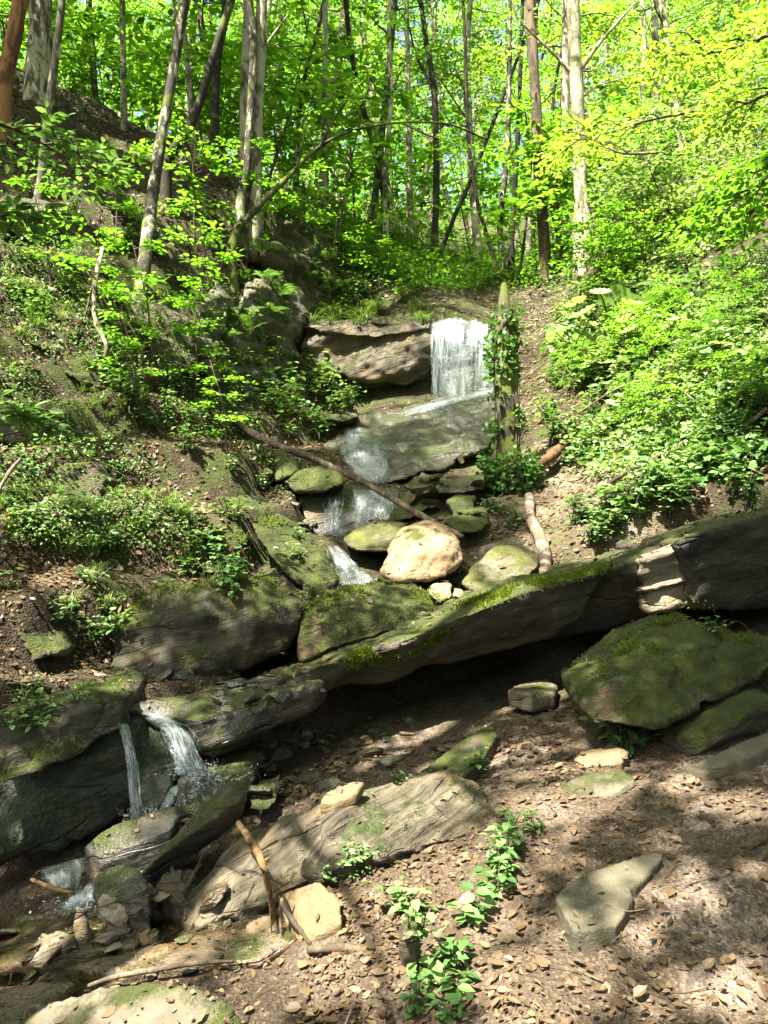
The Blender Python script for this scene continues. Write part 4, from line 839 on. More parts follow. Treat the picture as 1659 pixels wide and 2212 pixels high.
# ------------------------------------------------------------------ chosen sun patches: gaps are cut in the crowns above them
E1 = Vector((0, 0, 1)).cross(SD).normalized(); E2 = SD.cross(E1).normalized()
E1N, E2N = np.array(E1), np.array(E2)
SUNNY = [  # place in the photo (x, y), size
 (150,2140,110),(270,2110,90),(400,2165,80),(900,1905,95),(1010,1850,60),(925,1985,80),(850,1985,50),(1240,1735,70),(1160,1745,50),(1300,1690,60),(1640,1745,45),
 (1240,2120,65),(1160,2185,60),(560,2085,35),(630,2135,45),(825,1765,45),(710,1785,45),(860,1715,40),(940,1690,35),(245,1810,40),(440,2000,30),(150,2025,40),(680,1985,60),
 (1600,1720,30),(1600,2130,45),(1655,2190,50),(1330,1880,20),(980,2080,40),(1020,2110,30),(300,2150,60),(780,2090,30),(480,1690,40),(400,1640,30),(1480,1700,30),
 (1090,1960,30),(880,1560,0),(1300,1640,40),(800,1900,40),(1100,1860,30),(1400,2010,25),(1500,1930,25),
 (910,1180,90),(980,1290,60),(1120,1335,45),(1450,1250,65),(940,1330,50),(820,1150,50),(1100,1220,60),(1170,1170,50),(1220,1100,80),(1320,1160,90),(1200,1000,70),(1040,1290,50),(1000,1380,40),(900,1400,30),
 (680,1025,55),(640,1120,30),(1000,1010,60),(1000,1100,40),(740,1240,50),
 (1005,775,72),(905,888,22),(870,790,25),(1060,850,25),(880,890,60),(770,985,20),(1090,700,60),(780,830,70),(700,860,60),(720,720,30),(530,790,40),
 (1300,700,160),(1400,850,170),(1500,620,200),(1600,800,150),(1250,850,120),(1350,1000,130),(1550,950,130),(1250,600,120),(1600,500,200),(1400,450,200),(1620,1020,90),
 (200,1310,55),(150,1265,40),(130,1450,70),(60,1440,50),(230,870,60),(90,480,90),(60,560,60),(180,640,50),(330,330,60),(540,250,70),(330,430,50),(560,430,40),(480,600,60),(560,700,50),(700,620,60),(800,640,60),
 (380,1010,60),(500,1180,55),(300,1150,50),(100,1130,55),(420,900,50),(620,920,60),(640,1180,50),(560,1010,50),(200,1020,40),(60,880,50),(120,780,50),(330,960,40),(640,1130,60)]
HOLE = []
_rs = random.Random(3)
SUNNY += [(_rs.uniform(0, 640), _rs.uniform(420, 1190), _rs.uniform(18, 50)) for _ in range(60)]      # flecks on the left bank
SUNNY += [(_rs.uniform(1150, 1659), _rs.uniform(480, 1020), _rs.uniform(40, 100)) for _ in range(40)]
SUNNY += [(_rs.uniform(700, 1659), _rs.uniform(1650, 2200), _rs.uniform(6, 12)) for _ in range(12)]
SUNNY += [(_rs.uniform(1120, 1659), _rs.uniform(1660, 2210), _rs.uniform(3, 12)) for _ in range(16)]
for x, y, r in SUNNY:
    h = see(x, y)
    if h and r:
        d = (h[0] - CAMV).length; HOLE.append((h[0].dot(E1), h[0].dot(E2), r * d / FPX))
HOLE = np.array(HOLE)
def sun_keep(pos, through=0.0, grow=.07):
    """which of these leaves stay: the crowns are open where sun patches lie below them"""
    a = pos @ E1N; b = pos @ E2N
    k = np.ones(len(pos), bool); wob = 1 + 0.35 * noise(np.stack([a * 2.2, b * 2.2, a * 0], 1), 77)
    for hx, hy, r in HOLE:
        k &= (a - hx) ** 2 + (b - hy) ** 2 > np.maximum(r * wob + grow, .02) ** 2
    return k | (RNG.random(len(pos)) < through)

def twig_leaves(S, D, Ln, k, L, up=0.55, rg=RNG, wide=0.6):
    """k leaves alternately along each twig: positions, directions, normals, lengths"""
    n = len(S); t = ((np.arange(k) + 0.6) / k)[None, :, None]
    pos = S[:, None, :] + D[:, None, :] * Ln[:, None, None] * t
    side = unit(np.cross(D, np.array([0, 0, 1.0])))[:, None, :] * np.where(np.arange(k) % 2, 1, -1)[None, :, None]
    d = D[:, None, :] * 0.6 + side * 0.85 + rg.normal(0, .25, (n, k, 3)); d[:, -1] = D
    pos = pos + rg.normal(0, .02, (n, k, 3)); pos[:, :, 2] -= 0.12 * Ln[:, None] * t[:, :, 0] ** 2
    nr = np.array([0, 0, 1.0]) + rg.normal(0, up, (n, k, 3))
    le = L * rg.uniform(.65, 1.15, (n, k))
    return pos.reshape(-1, 3), d.reshape(-1, 3), nr.reshape(-1, 3), le.ravel(), wide

# ------------------------------------------------------------------ small plants: each kind is built once
def herb_proto(seed, h=0.22, stems=7, leaf=0.05, mat='herb_leaf', pairs=3, label=None, spread=0.5):
    rg = np.random.default_rng(seed); W = Acc(); Lf = Acc()
    for s in range(stems):
        az = rg.uniform(0, 6.28); ln = rg.uniform(.1, spread); b = np.array([rg.normal(0, .02), rg.normal(0, .02), 0]); hh = h * rg.uniform(.6, 1.15)
        tip = b + np.array([math.cos(az) * ln * h, math.sin(az) * ln * h, hh])
        q = smooth_path([b, (b + tip) / 2 + np.array([0, 0, h * .12]), tip], 7); W.add(*tube(q, np.linspace(.004, .0018, 7), 4, False))
        for i in range(pairs):
            c = q[2 + int(i * 4 / max(pairs - 1, 1))]; a0 = az + i * 1.5
            for sg in (0, math.pi):
                a = a0 + sg + rg.normal(0, .3); d = np.array([math.cos(a), math.sin(a), rg.uniform(-.25, .3)])
                L = leaf * rg.uniform(.7, 1.25)
                Lf.add(*leaves((c + d * .01)[None], d[None], np.array([[0, 0, 1.0]]) + rg.normal(0, .25, (1, 3)), L, L * .68, .22, True, np.array([rg.random()]), .2))
    return W.mesh('stem'), Lf.mesh('foliage'), 'stem_green', mat
def grass_proto(seed, h=0.22, n=46):
    rg = np.random.default_rng(seed); A = Acc(); m = 5
    for i in range(n):
        az = rg.uniform(0, 6.28); L = h * rg.uniform(.6, 1.2); out = L * rg.uniform(.35, .95); t = np.linspace(0, 1, m)[:, None]
        d = np.array([math.cos(az), math.sin(az), 0]); b = np.array([rg.normal(0, .018), rg.normal(0, .018), 0])
        c = b + d * out * t ** 1.4 + np.array([0, 0, 1]) * L * (t * 1.25 - 0.85 * t ** 2.2); sd = np.array([-d[1], d[0], 0]); wd = .0035 * (1 - t * .85)
        V = np.concatenate([c - sd * wd, c + sd * wd]); j = np.arange(m - 1)
        A.add(V, [np.stack([j, j + m, j + m + 1, j + 1], 1)], np.full(2 * m, rg.random()))
    return None, A.mesh('blade'), None, 'grass_blade'
def fern_proto(seed, n=8, L=0.45):
    rg = np.random.default_rng(seed); W = Acc(); A = Acc()
    for f in range(n):
        az = f * 6.28 / n + rg.normal(0, .25); l = L * rg.uniform(.75, 1.1); d = np.array([math.cos(az), math.sin(az), 0])
        t = np.linspace(0, 1, 20)[:, None]; q = d * l * .8 * t ** 1.15 + np.array([0, 0, 1]) * l * (t * .95 - .62 * t ** 2.1)
        W.add(*tube(q, np.linspace(.003, .001, 20), 4, False)); T = unit(np.gradient(q, axis=0)); S = unit(np.cross(T, [0, 0, 1.0])); Nn = np.cross(S, T)
        k = np.arange(2, 20); ln = l * .20 * np.sin(np.linspace(.5, 3.0, len(k))) + .008
        for sg in (1, -1):
            A.add(*leaves(q[k], S[k] * sg + T[k] * .4, Nn[k], ln, ln * .13 + .004, .15, True, np.full(len(k), rg.random()), .2))
    return W.mesh('stem'), A.mesh('frond'), 'stem_green', 'fern_leaf'
def sapling_proto(seed, h=1.2, nb=9, leaf=0.075, mat='beech_leaf', reach=0.5, lean=0.2):
    rg = np.random.default_rng(seed); W = Acc(); az0 = rg.uniform(0, 6.28)
    tip = np.array([math.cos(az0) * h * lean, math.sin(az0) * h * lean, h])
    q = smooth_path([(0, 0, 0), tip * .5 + rg.normal(0, .04 * h, 3) * [1, 1, 0], tip], 14); W.add(*tube(q, np.linspace(.011, .003, 14) * (h ** .5), 5, False))
    S, D, Ln = [], [], []
    for b in range(nb):
        i = int(3 + 10 * (b + rg.random() * .5) / nb); az = b * 2.4 + rg.normal(0, .3); l = reach * rg.uniform(.6, 1.15) * (1.15 - i / 22)
        d = unit(np.array([math.cos(az), math.sin(az), rg.uniform(.0, .35)])); e = q[min(i, 13)] + d * l
        bq = smooth_path([q[min(i, 13)], q[min(i, 13)] + d * l * .5 + [0, 0, .05 * l], e - [0, 0, .08 * l]], 8); W.add(*tube(bq, np.linspace(.005, .0018, 8) * (h ** .4), 4, False))
        for s in range(5):
            a = bq[2 + s]; sg = 1 if s % 2 else -1; dd = unit(d + sg * .9 * np.array([-d[1], d[0], 0]) + rg.normal(0, .15, 3)); S.append(a); D.append(dd); Ln.append(l * rg.uniform(.35, .6))
        S.append(bq[3]); D.append(unit(bq[-1] - bq[3])); Ln.append(np.linalg.norm(bq[-1] - bq[3]) * 1.1)
    p, d, nr, le, wd = twig_leaves(np.array(S), np.array(D), np.array(Ln), 7, leaf, .3, rg)
    A = Acc(); A.add(*leaves(p, d, nr, le, le * .55, .18, True, np.clip(rg.normal(.5, .25, len(p)), 0, 1), .15))
    return W.mesh('stem', True), A.mesh('foliage'), 'twig', mat
def broad_proto(seed, n=7, size=0.3, h=0.4):
    rg = np.random.default_rng(seed); W = Acc(); A = Acc()
    for f in range(n):
        az = f * 2.4 + rg.normal(0, .3); hh = h * rg.uniform(.6, 1.1); out = rg.uniform(.35, .8) * h; c = np.array([math.cos(az) * out, math.sin(az) * out, hh])
        W.add(*tube(smooth_path([(0, 0, 0), c * [.4, .4, .7], c], 8), .006, 5, False)); r = size * rg.uniform(.55, 1)
        a = np.linspace(.25, 6.03, 26); rr = r * .5 * (1 + .06 * np.cos(a * 9)); nrm = unit(np.array([math.cos(az) * .5, math.sin(az) * .5, 1]) + rg.normal(0, .15, 3))
        e1 = unit(np.cross(nrm, [0.3, 1, 0])); e2 = np.cross(nrm, e1); V = [c - nrm * r * .03]
        for ring in (.5, 1.0):
            for k, q in enumerate(a): V.append(c + (e1 * math.cos(q) + e2 * math.sin(q)) * rr[k] * ring + nrm * r * (.05 * (k % 2) + .10 * ring * ring - .05))
        j = np.arange(25)
        A.add(np.array(V), [np.stack([0 * j, 1 + j, 2 + j], 1), np.stack([1 + j, 27 + j, 28 + j, 2 + j], 1)], np.full(53, rg.random()))
    return W.mesh('stem'), A.mesh('foliage', True), 'stem_green', 'pale_herb'
PROTO = {}
def plant(kind, name, loc, scale, label, group=None, cat='plant', rz=None, tilt=(0, 0)):
    v = random.choice(PROTO[kind]); e = empty(name, loc, label, cat, group); e.scale = (scale,) * 3
    e.rotation_euler = (tilt[0], tilt[1], random.uniform(0, 6.28) if rz is None else rz)
    if v[0]: link('stem', v[0], e, M[v[2]])
    link({'grass': 'blade', 'fern': 'frond'}.get(kind, 'foliage'), v[1], e, M[v[3]])
    return e
PROTO['herb'] = [herb_proto(s, .2, 8, .05) for s in (1, 2, 3, 4)]
PROTO['lowherb'] = [herb_proto(s, .10, 10, .042, pairs=2, spread=1.2) for s in (11, 12, 13)]
PROTO['seedling'] = [herb_proto(s, .17, 6, .062, pairs=3, spread=.8) for s in (5, 6, 7)]
PROTO['roundleaf'] = [herb_proto(s, .14, 6, .095, pairs=2, spread=.8) for s in (8, 9)]
PROTO['paleherb'] = [herb_proto(s, .26, 10, .06, 'pale_herb', 4) for s in (21, 22, 23)]
PROTO['grass'] = [grass_proto(s) for s in (1, 2, 3)]
PROTO['fern'] = [fern_proto(s) for s in (1, 2, 3)]
PROTO['sapling'] = [sapling_proto(s) for s in (1, 2, 3, 4)]
PROTO['shrub'] = [sapling_proto(s, 1.5, 16, .085, 'pale_herb', .85, .25) for s in (11, 12, 13)]
PROTO['greenshrub'] = [sapling_proto(s, 1.5, 16, .095, 'beech_leaf', .85, .25) for s in (14, 15, 16)]
PROTO['broad'] = [broad_proto(s) for s in (1, 2)]
def scatter(kind, name, poly, n, s0, s1, label, group, cat='plant', minz=0.0, rock_ok=True):
    xs = [q[0] for q in poly]; ys = [q[1] for q in poly]; k = t = 0
    while k < n and t < n * 12:
        t += 1; x, y = random.uniform(min(xs), max(xs)), random.uniform(min(ys), max(ys))
        if not inside(x, y, poly): continue
        h = see(x, y)
        if h is None or h[1].z < minz or (h[2] and not rock_ok): continue
        plant(kind, name, h[0] - Vector((0, 0, .01)), random.uniform(s0, s1), label, group, cat, None, (random.gauss(0, .12), random.gauss(0, .12))); k += 1
def one(kind, name, x, y, s, label, cat='plant', rz=None, tilt=(0, 0), group=None):
    h = see(x, y); return plant(kind, name, h[0] - Vector((0, 0, .01)), s, label, group, cat, rz, tilt)

# left bank
scatter('lowherb', 'leafy_herb', [(0,1130),(420,1080),(640,1150),(640,1250),(300,1260),(0,1280)], 19, .9, 1.6, 'low green herb among dead leaves above the huge dark boulder', 'herbs above the dark boulder')
scatter('herb', 'leafy_herb', [(200,700),(450,700),(620,900),(640,1100),(420,1080),(250,900)], 25, .8, 1.5, 'leafy green herb on the left bank between saplings and dead leaves', 'herbs on the left bank')
scatter('herb', 'leafy_herb', [(0,420),(330,430),(420,640),(200,700),(0,720)], 23, .9, 1.7, 'leafy green herb high on the shaded left bank', 'herbs high on the left bank')
scatter('grass', 'grass_tuft', [(0,1060),(420,1080),(560,1160),(400,1220),(0,1180)], 32, .7, 1.3, 'drooping grass tuft on the dark earth low on the left bank', 'grass tufts on the left bank', 'grass')
scatter('grass', 'grass_tuft', [(0,620),(330,560),(480,900),(200,1000),(0,980)], 36, .7, 1.4, 'thin grass tuft among leaf litter higher on the left bank', 'grass tufts higher up', 'grass')
scatter('grass', 'grass_tuft', [(150,1240),(230,1230),(240,1330),(160,1340)], 4, .9, 1.2, 'bright sunlit grass tuft beside the pale sunny patch on the bank', 'sunlit grass tufts', 'grass')
scatter('lowherb', 'leafy_herb', [(60,1280),(240,1290),(250,1440),(90,1400)], 8, .8, 1.4, 'trailing green herb between bank and the huge dark boulder', 'herbs left of the dark boulder')
scatter('lowherb', 'leafy_herb', [(0,1500),(190,1490),(220,1560),(0,1580)], 7, .7, 1.2, 'creeping herb with round leaves on the moss brown ledge nose', 'creepers on the ledge nose')
scatter('seedling', 'leafy_herb', [(390,1190),(560,1170),(560,1290),(420,1300)], 8, .9, 1.4, 'fresh green seedling hanging over the top of the huge dark boulder', 'seedlings over the dark boulder')
scatter('herb', 'leafy_herb', [(560,880),(690,850),(800,860),(690,960),(600,930)], 17, 1.2, 2.0, 'bright leafy herb on the terrace below the streaked cliff', 'herbs on the terrace')
scatter('herb', 'leafy_herb', [(570,800),(650,800),(640,880),(570,890)], 6, 1.8, 2.6, 'tall dark nettle like herb at the foot of the streaked cliff', 'tall herbs at the cliff foot')
scatter('paleherb', 'leafy_herb', [(660,800),(760,820),(810,870),(700,890),(660,850)], 7, 1.3, 1.9, 'pale sunlit herb beside the rock wall left of the upper fall', 'pale herbs by the rock wall')
scatter('fern', 'fern', [(560,540),(700,560),(760,640),(600,640)], 9, .5, .9, 'small fern hanging on the brown cliff shoulder', 'ferns on the cliff shoulder', 'fern')
scatter('herb', 'leafy_herb', [(680,640),(900,570),(1000,620),(930,690),(700,690)], 19, 1.2, 2.2, 'green herb growing on top of the layered rock wall', 'herbs on the rock wall')
scatter('grass', 'grass_tuft', [(660,680),(920,660),(920,700),(680,705)], 22, 1.2, 2.0, 'yellowish grass tuft drooping over the layered rock wall', 'grass on the rock wall', 'grass')
for x, y, s, lab in [(420,520,1.5,'sapling with layered bright leaves in front of the dark bank hollow'),(520,560,1.5,'sapling spreading flat leafy sprays over the streaked cliff'),(250,520,1.3,'small sapling with level sprays beside the mottled leaning trunk'),
 (330,780,1.2,'thin sapling with bright leaves above the mossy outcrop'),(430,720,1.3,'sapling leaning out left of the streaked cliff'),(180,700,1.1,'small sapling on the long dark mossy ledge'),(300,900,.9,'young sapling in the leaf litter below the mossy step'),
 (490,980,.8,'short sapling above the lying trunk on the left bank'),(420,860,.9,'short sapling near the upper end of the lying trunk'),(520,470,1.3,'sapling under the twin pale trunk'),(640,520,1.2,'sapling at the top of the brown cliff shoulder'),(110,620,1.0,'little sapling near the left edge over the dark ledge'),
 (720,560,1.3,'sapling on the ridge behind the cliff shoulder'),(820,620,1.2,'sapling with drooping sprays on top of the rock wall')]:
    one('sapling', 'sapling', x, y, s, lab, 'sapling')
# right bank
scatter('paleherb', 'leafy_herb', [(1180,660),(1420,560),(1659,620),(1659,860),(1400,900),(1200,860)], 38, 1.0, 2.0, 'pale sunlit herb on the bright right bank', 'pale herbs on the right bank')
scatter('herb', 'leafy_herb', [(1150,760),(1300,800),(1400,900),(1300,990),(1180,960)], 25, 1.2, 2.0, 'leafy herb on the bank beside the ivy covered stump', 'herbs beside the stump')
scatter('herb', 'leafy_herb', [(1450,760),(1659,740),(1659,1000),(1450,1000),(1380,900)], 25, 1.1, 1.9, 'dark green herb on the right bank above the path', 'dark herbs on the right bank')
scatter('seedling', 'leafy_herb', [(1290,1080),(1400,1000),(1560,990),(1500,1100),(1280,1180)], 21, 1.2, 1.9, 'broad leaved green plant beside the long bare branch', 'broad leaved plants by the branch')
scatter('herb', 'leafy_herb', [(1240,1120),(1330,1080),(1420,1120),(1300,1180),(1240,1180)], 11, .9, 1.4, 'green plant at the edge of the upper path over the ledge', 'plants at the path edge')
scatter('herb', 'leafy_herb', [(1540,1040),(1659,1000),(1659,1110),(1560,1110)], 9, .9, 1.5, 'shaded plant hanging over the dark block of the ledge', 'plants over the dark block')
scatter('fern', 'fern', [(1280,600),(1420,580),(1500,700),(1659,760),(1659,900),(1400,760)], 26, .8, 1.4, 'arching fern on the sunny right bank', 'ferns on the right bank', 'fern')
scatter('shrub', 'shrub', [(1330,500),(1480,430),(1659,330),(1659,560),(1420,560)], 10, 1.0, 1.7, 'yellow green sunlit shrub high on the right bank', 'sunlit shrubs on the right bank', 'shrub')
scatter('greenshrub', 'shrub', [(1200,640),(1330,580),(1480,500),(1500,600),(1300,680)], 10, .5, 1.0, 'mid green shrub on the right bank below the sunlit shrubs', 'green shrubs on the right bank', 'shrub')
for x, y, s, lab in [(1320,745,1.7,'big round leaved butterbur glowing in the sun on the right bank'),(1235,790,1.3,'drooping butterbur with folded leaves left of the big one'),(1400,760,1.1,'smaller round leaved butterbur right of the big one')]:
    one('broad', 'butterbur', x, y, s, lab, 'plant')
scatter('greenshrub', 'shrub', [(1180,760),(1400,680),(1640,640),(1640,940),(1400,960),(1250,900)], 16, .3, .6, 'low leafy bush among the herbs of the right bank', 'low bushes on the right bank', 'shrub')
scatter('broad', 'butterbur', [(1250,700),(1450,680),(1640,760),(1500,900),(1300,900)], 9, .5, .9, 'low plant with round leaves among the herbs of the right bank', 'round leaved plants on the right bank', 'plant')
scatter('fern', 'fern', [(440,600),(640,590),(650,760),(450,800)], 12, .5, .9, 'small fern hanging on the streaked cliff', 'ferns on the streaked cliff', 'fern')
scatter('lowherb', 'cliff_herb', [(440,600),(640,590),(650,780),(450,820)], 26, .9, 1.6, 'small green herb growing from a crack of the streaked cliff', 'herbs on the streaked cliff')
# path and foreground
for x, y, s, lab, kd in [(1095,1850,1.0,'tall leafy seedling beside the half sunk grey rock on the path','seedling'),(1085,1890,.9,'leafy seedling in the row just below the tallest one','seedling'),(1060,1940,.85,'seedling in the middle of the row left of the olive slab','seedling'),
 (1025,1985,.72,'large round leaved seedling in the row left of the olive slab','roundleaf'),(990,2075,.66,'pale sunlit round leaved seedling below the row','roundleaf'),(925,2120,.6,'low seedling with serrated leaves in the dead leaves','roundleaf'),(985,2150,.6,'seedling near the bottom edge between dead leaves','roundleaf'),(900,2195,.6,'small seedling at the very bottom edge','seedling'),
 (965,2205,.55,'bright seedling at the bottom edge beside the dry stalk','roundleaf'),(870,1975,.9,'seedling growing over the small upright mossy stone','seedling'),(905,2020,.8,'dense small plant beside the small upright mossy stone','lowherb'),
 (1360,1635,1.2,'seedling with glossy leaves at the foot of the three humped boulder','seedling'),(1310,1600,1.0,'thin seedling with a row of leaves left of the humped boulder foot','seedling'),(1390,1600,1.0,'small plant growing up the side of the humped boulder','lowherb'),(1035,1675,.8,'lone seedling on the dark shaded soil under the ledge','seedling'),
 (1100,1780,.5,'tiny pale seedling above the row on the path','seedling'),(1160,1800,.6,'tiny seedling in leaves right of the row','seedling'),(1540,1365,.9,'small plant rooted on top of the humped boulder','lowherb'),(860,1690,.6,'small green weed at the end of the striped ledge','lowherb')]:
    one(kd, 'seedling', x, y, s, lab)
scatter('lowherb', 'leafy_herb', [(690,1865),(790,1850),(800,1885),(700,1905)], 4, .5, .7, 'small bright cress growing under the striped ledge', 'cress under the striped ledge')
scatter('lowherb', 'leafy_herb', [(1050,1095),(1140,1090),(1140,1140),(1050,1145)], 4, 1.0, 1.5, 'green herb at the foot of the ivy covered stump', 'herbs at the stump foot')
scatter('grass', 'grass_tuft', [(660,1270),(720,1265),(720,1300),(660,1330)], 5, .5, .8, 'tiny grass tuft on the shoulder of the smooth brown boulder', 'grass on the brown boulder', 'grass')
scatter('lowherb', 'leafy_herb', [(900,1225),(1000,1235),(990,1290),(900,1280)], 4, .7, 1.0, 'little weed in the pale rubble at the bright boulder', 'weeds at the bright boulder')

# uncountable low cover
def cover(name, label, poly, clumps, per, r, h, L, mat, seed, minz=0.1, fine=False, patch=-2):
    rg = np.random.default_rng(seed); xs = [q[0] for q in poly]; ys = [q[1] for q in poly]; C, Sz = [], []
    while len(C) < clumps:
        x, y = rg.uniform(min(xs), max(xs)), rg.uniform(min(ys), max(ys))
        if not inside(x, y, poly): continue
        hh = see(x, y)
        if hh is None or hh[1].z < minz or (hh[2] and rg.random() < .8) or noise(np.array([[hh[0].x * .9, hh[0].y * .9, 3.]]), seed)[0] < patch:
            clumps -= 1; continue
        C.append(tuple(hh[0])); Sz.append(rg.uniform(.5, 1.4))
    C = np.repeat(np.array(C), per, 0); S = np.repeat(np.array(Sz), per); n = len(C); a = rg.uniform(0, 6.28, n); q = np.sqrt(rg.random(n)) * r * S
    dv = np.stack([np.cos(a), np.sin(a), np.zeros(n)], 1)
    pos = C + dv * q[:, None]; pos[:, 2] = C[:, 2] + h * S * rg.random(n) * (1 - .6 * (q / (r * S)) ** 2)
    nr = np.array([0, 0, 1.0]) + dv * .35 + rg.normal(0, .4, (n, 3)); le = L * S ** .5 * rg.uniform(.6, 1.2, n)
    rn = np.clip(rg.normal(.5, .2, n) + np.repeat(rg.normal(0, .2, n // per), per), 0, 1)
    V, Fc, rr = leaves(pos, dv + rg.normal(0, .5, (n, 3)), nr, le, le * .6, .2, fine, rn, .15)
    tag(link(name, make_mesh(name, V, Fc, rr), None, M[mat]), label, 'ground cover', kind='stuff')
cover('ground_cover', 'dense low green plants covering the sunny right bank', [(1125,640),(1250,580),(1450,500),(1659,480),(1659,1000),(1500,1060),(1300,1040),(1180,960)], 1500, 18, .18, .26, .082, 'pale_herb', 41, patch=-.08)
cover('ground_cover', 'larger dark leaved plants mixed into the cover of the right bank', [(1150,760),(1280,640),(1659,560),(1659,1020),(1500,1060),(1250,1000)], 420, 16, .16, .26, .105, 'herb_leaf', 44, patch=-.1, fine=True)
cover('ground_cover', 'thin green cover of small plants on the left bank', [(0,420),(500,460),(640,700),(640,1100),(300,1200),(0,1180)], 1900, 14, .16, .12, .042, 'herb_leaf', 42, -.2, patch=.0)
cover('ground_cover', 'green undergrowth on the forest floor above the falls', [(560,430),(850,470),(1250,540),(1180,620),(880,640),(700,560)], 700, 24, .35, .5, .10, 'beech_leaf', 43)
def cover_beside(label, x0, x1, y0, y1, clumps, per, L, mat, seed):
    rg = np.random.default_rng(seed); C = []
    for _ in range(clumps):
        x, y = rg.uniform(x0, x1), rg.uniform(y0, y1)
        if abs(x) < .5 * y + .25: continue
        h = down(x, y)
        if h and h[1].z > .1: C.append(tuple(h[0]))
    C = np.repeat(np.array(C), per, 0); n = len(C); a = rg.uniform(0, 6.28, n); q = np.sqrt(rg.random(n)) * .2
    dv = np.stack([np.cos(a), np.sin(a), np.zeros(n)], 1); pos = C + dv * q[:, None]; pos[:, 2] += .22 * rg.random(n)
    le = L * rg.uniform(.6, 1.2, n)
    V, Fc, rr = leaves(pos, dv + rg.normal(0, .5, (n, 3)), np.array([0, 0, 1.0]) + dv * .35 + rg.normal(0, .4, (n, 3)), le, le * .6, .2, rnd=np.clip(rg.normal(.5, .25, n), 0, 1))
    tag(link('ground_cover', make_mesh('ground_cover', V, Fc, rr), None, M[mat]), label, 'ground cover', kind='stuff')
cover_beside('low green plants on the right bank beyond the edge of the view', 2.6, 9.5, 3.2, 14, 1500, 18, .08, 'pale_herb', 61)
cover_beside('low green plants on the left bank beyond the edge of the view', -9.5, -2.6, 4.6, 14, 1100, 16, .06, 'herb_leaf', 62)
def moss_tufts():
    rg = np.random.default_rng(5); pos, nr = [], []
    def band(pts, wdt, n):
        q = smooth_path([(a, b, 0) for a, b in pts], 60)
        for _ in range(n):
            i = rg.integers(0, 60); h = see(q[i, 0] + rg.normal(0, 8), q[i, 1] + rg.normal(0, wdt))
            if h and h[2] and noise(np.array([tuple(h[0] * 4)]), 8)[0] > -.25: pos.append(h[0]); nr.append(h[1])
    band([(760,1425),(870,1395),(940,1365),(1000,1330)], 9, 9500); band([(990,1318),(1080,1285),(1180,1255),(1300,1225)], 6, 6500)
    band([(560,1120),(640,1150),(710,1210)], 8, 1200); band([(1300,1450),(1390,1400),(1440,1360)], 12, 900)
    band([(660,1320),(740,1275),(850,1262),(940,1300)], 14, 2200); band([(1330,1420),(1440,1352),(1540,1345),(1620,1365)], 16, 2600); band([(230,1370),(330,1275),(480,1255),(600,1250)], 12, 2400)
    band([(850,1075),(640,1030),(720,1030)], 12, 500); band([(180,1490),(250,1500)], 10, 700)
    p = np.array(pos); m = np.array(nr); n = len(p); d = m * 1.0 + rg.normal(0, .55, (n, 3))
    V, Fc, r = leaves(p - m * .004, d, rg.normal(size=(n, 3)), rg.uniform(.016, .042, n), rg.uniform(.006, .012, n), .2, rnd=np.clip(rg.normal(.55, .25, n), 0, 1))
    tag(link('moss', make_mesh('moss', V, Fc, r), None, M['moss_tuft']), 'bright green moss along the edges of ledge and boulders', 'moss', kind='stuff')
moss_tufts()

# ------------------------------------------------------------------ stump, logs and sticks
def wood(name, label, cat, pts, rad, mat, seg=10, lump=.12, n=30, seed=1, group=None, twigs=()):
    q = smooth_path([V3(p) for p in pts], n); r = np.interp(np.linspace(0, 1, n), np.linspace(0, 1, len(rad)), rad)
    A = Acc(); A.add(*tube(q, r, seg, True, lump, seed))
    for tp, tr in twigs: A.add(*tube(smooth_path([V3(p) for p in tp], 12), np.linspace(tr, tr * .4, 12), 6, True, lump, seed + 1))
    org = q.min(0); o = link(name, A.mesh(name, True, org), None, M[mat]); o.location = org
    return tag(o, label, cat, group)
def on(x, y, up=0.0):
    h = see(x, y); return h[0] + Vector((0, 0, up))
st = empty('tree_stump', P(1100,1075,9.0), 'tall broken grey stump with splintered top standing beside the upper path', 'stump')
base = P(1100,1085,9.0)
q = smooth_path([P(1108,1095,9.0), P(1100,1040,9.0), P(1097,900,9.0), P(1093,760,9.0), P(1095,690,9.0)], 40)
r = np.interp(np.linspace(0, 1, 40), [0, .08, .2, .5, 1], [.27, .20, .155, .14, .13])
A = Acc(); A.add(*tube(q, r, 20, True, .16, 3))
tr_ = A.mesh('trunk', True, base); st.location = base; link('trunk', tr_, st, M['stump_bark'])
A = Acc()
for dx, y1, rr in ((-3,612,.115),(-16,655,.06),(14,662,.065)):
    A.add(*tube(smooth_path([P(1095+dx*.6,720,9.0), P(1095+dx,685,9.0), P(1094+dx*.9,(y1+690)/2,9.0), P(1092+dx*.8,y1,9.0)], 12), np.linspace(1, .28, 12) * rr, 9, True, .35, 5 + dx))
link('splinter', A.mesh('splinter', False, base), st, M['stump_bark'])
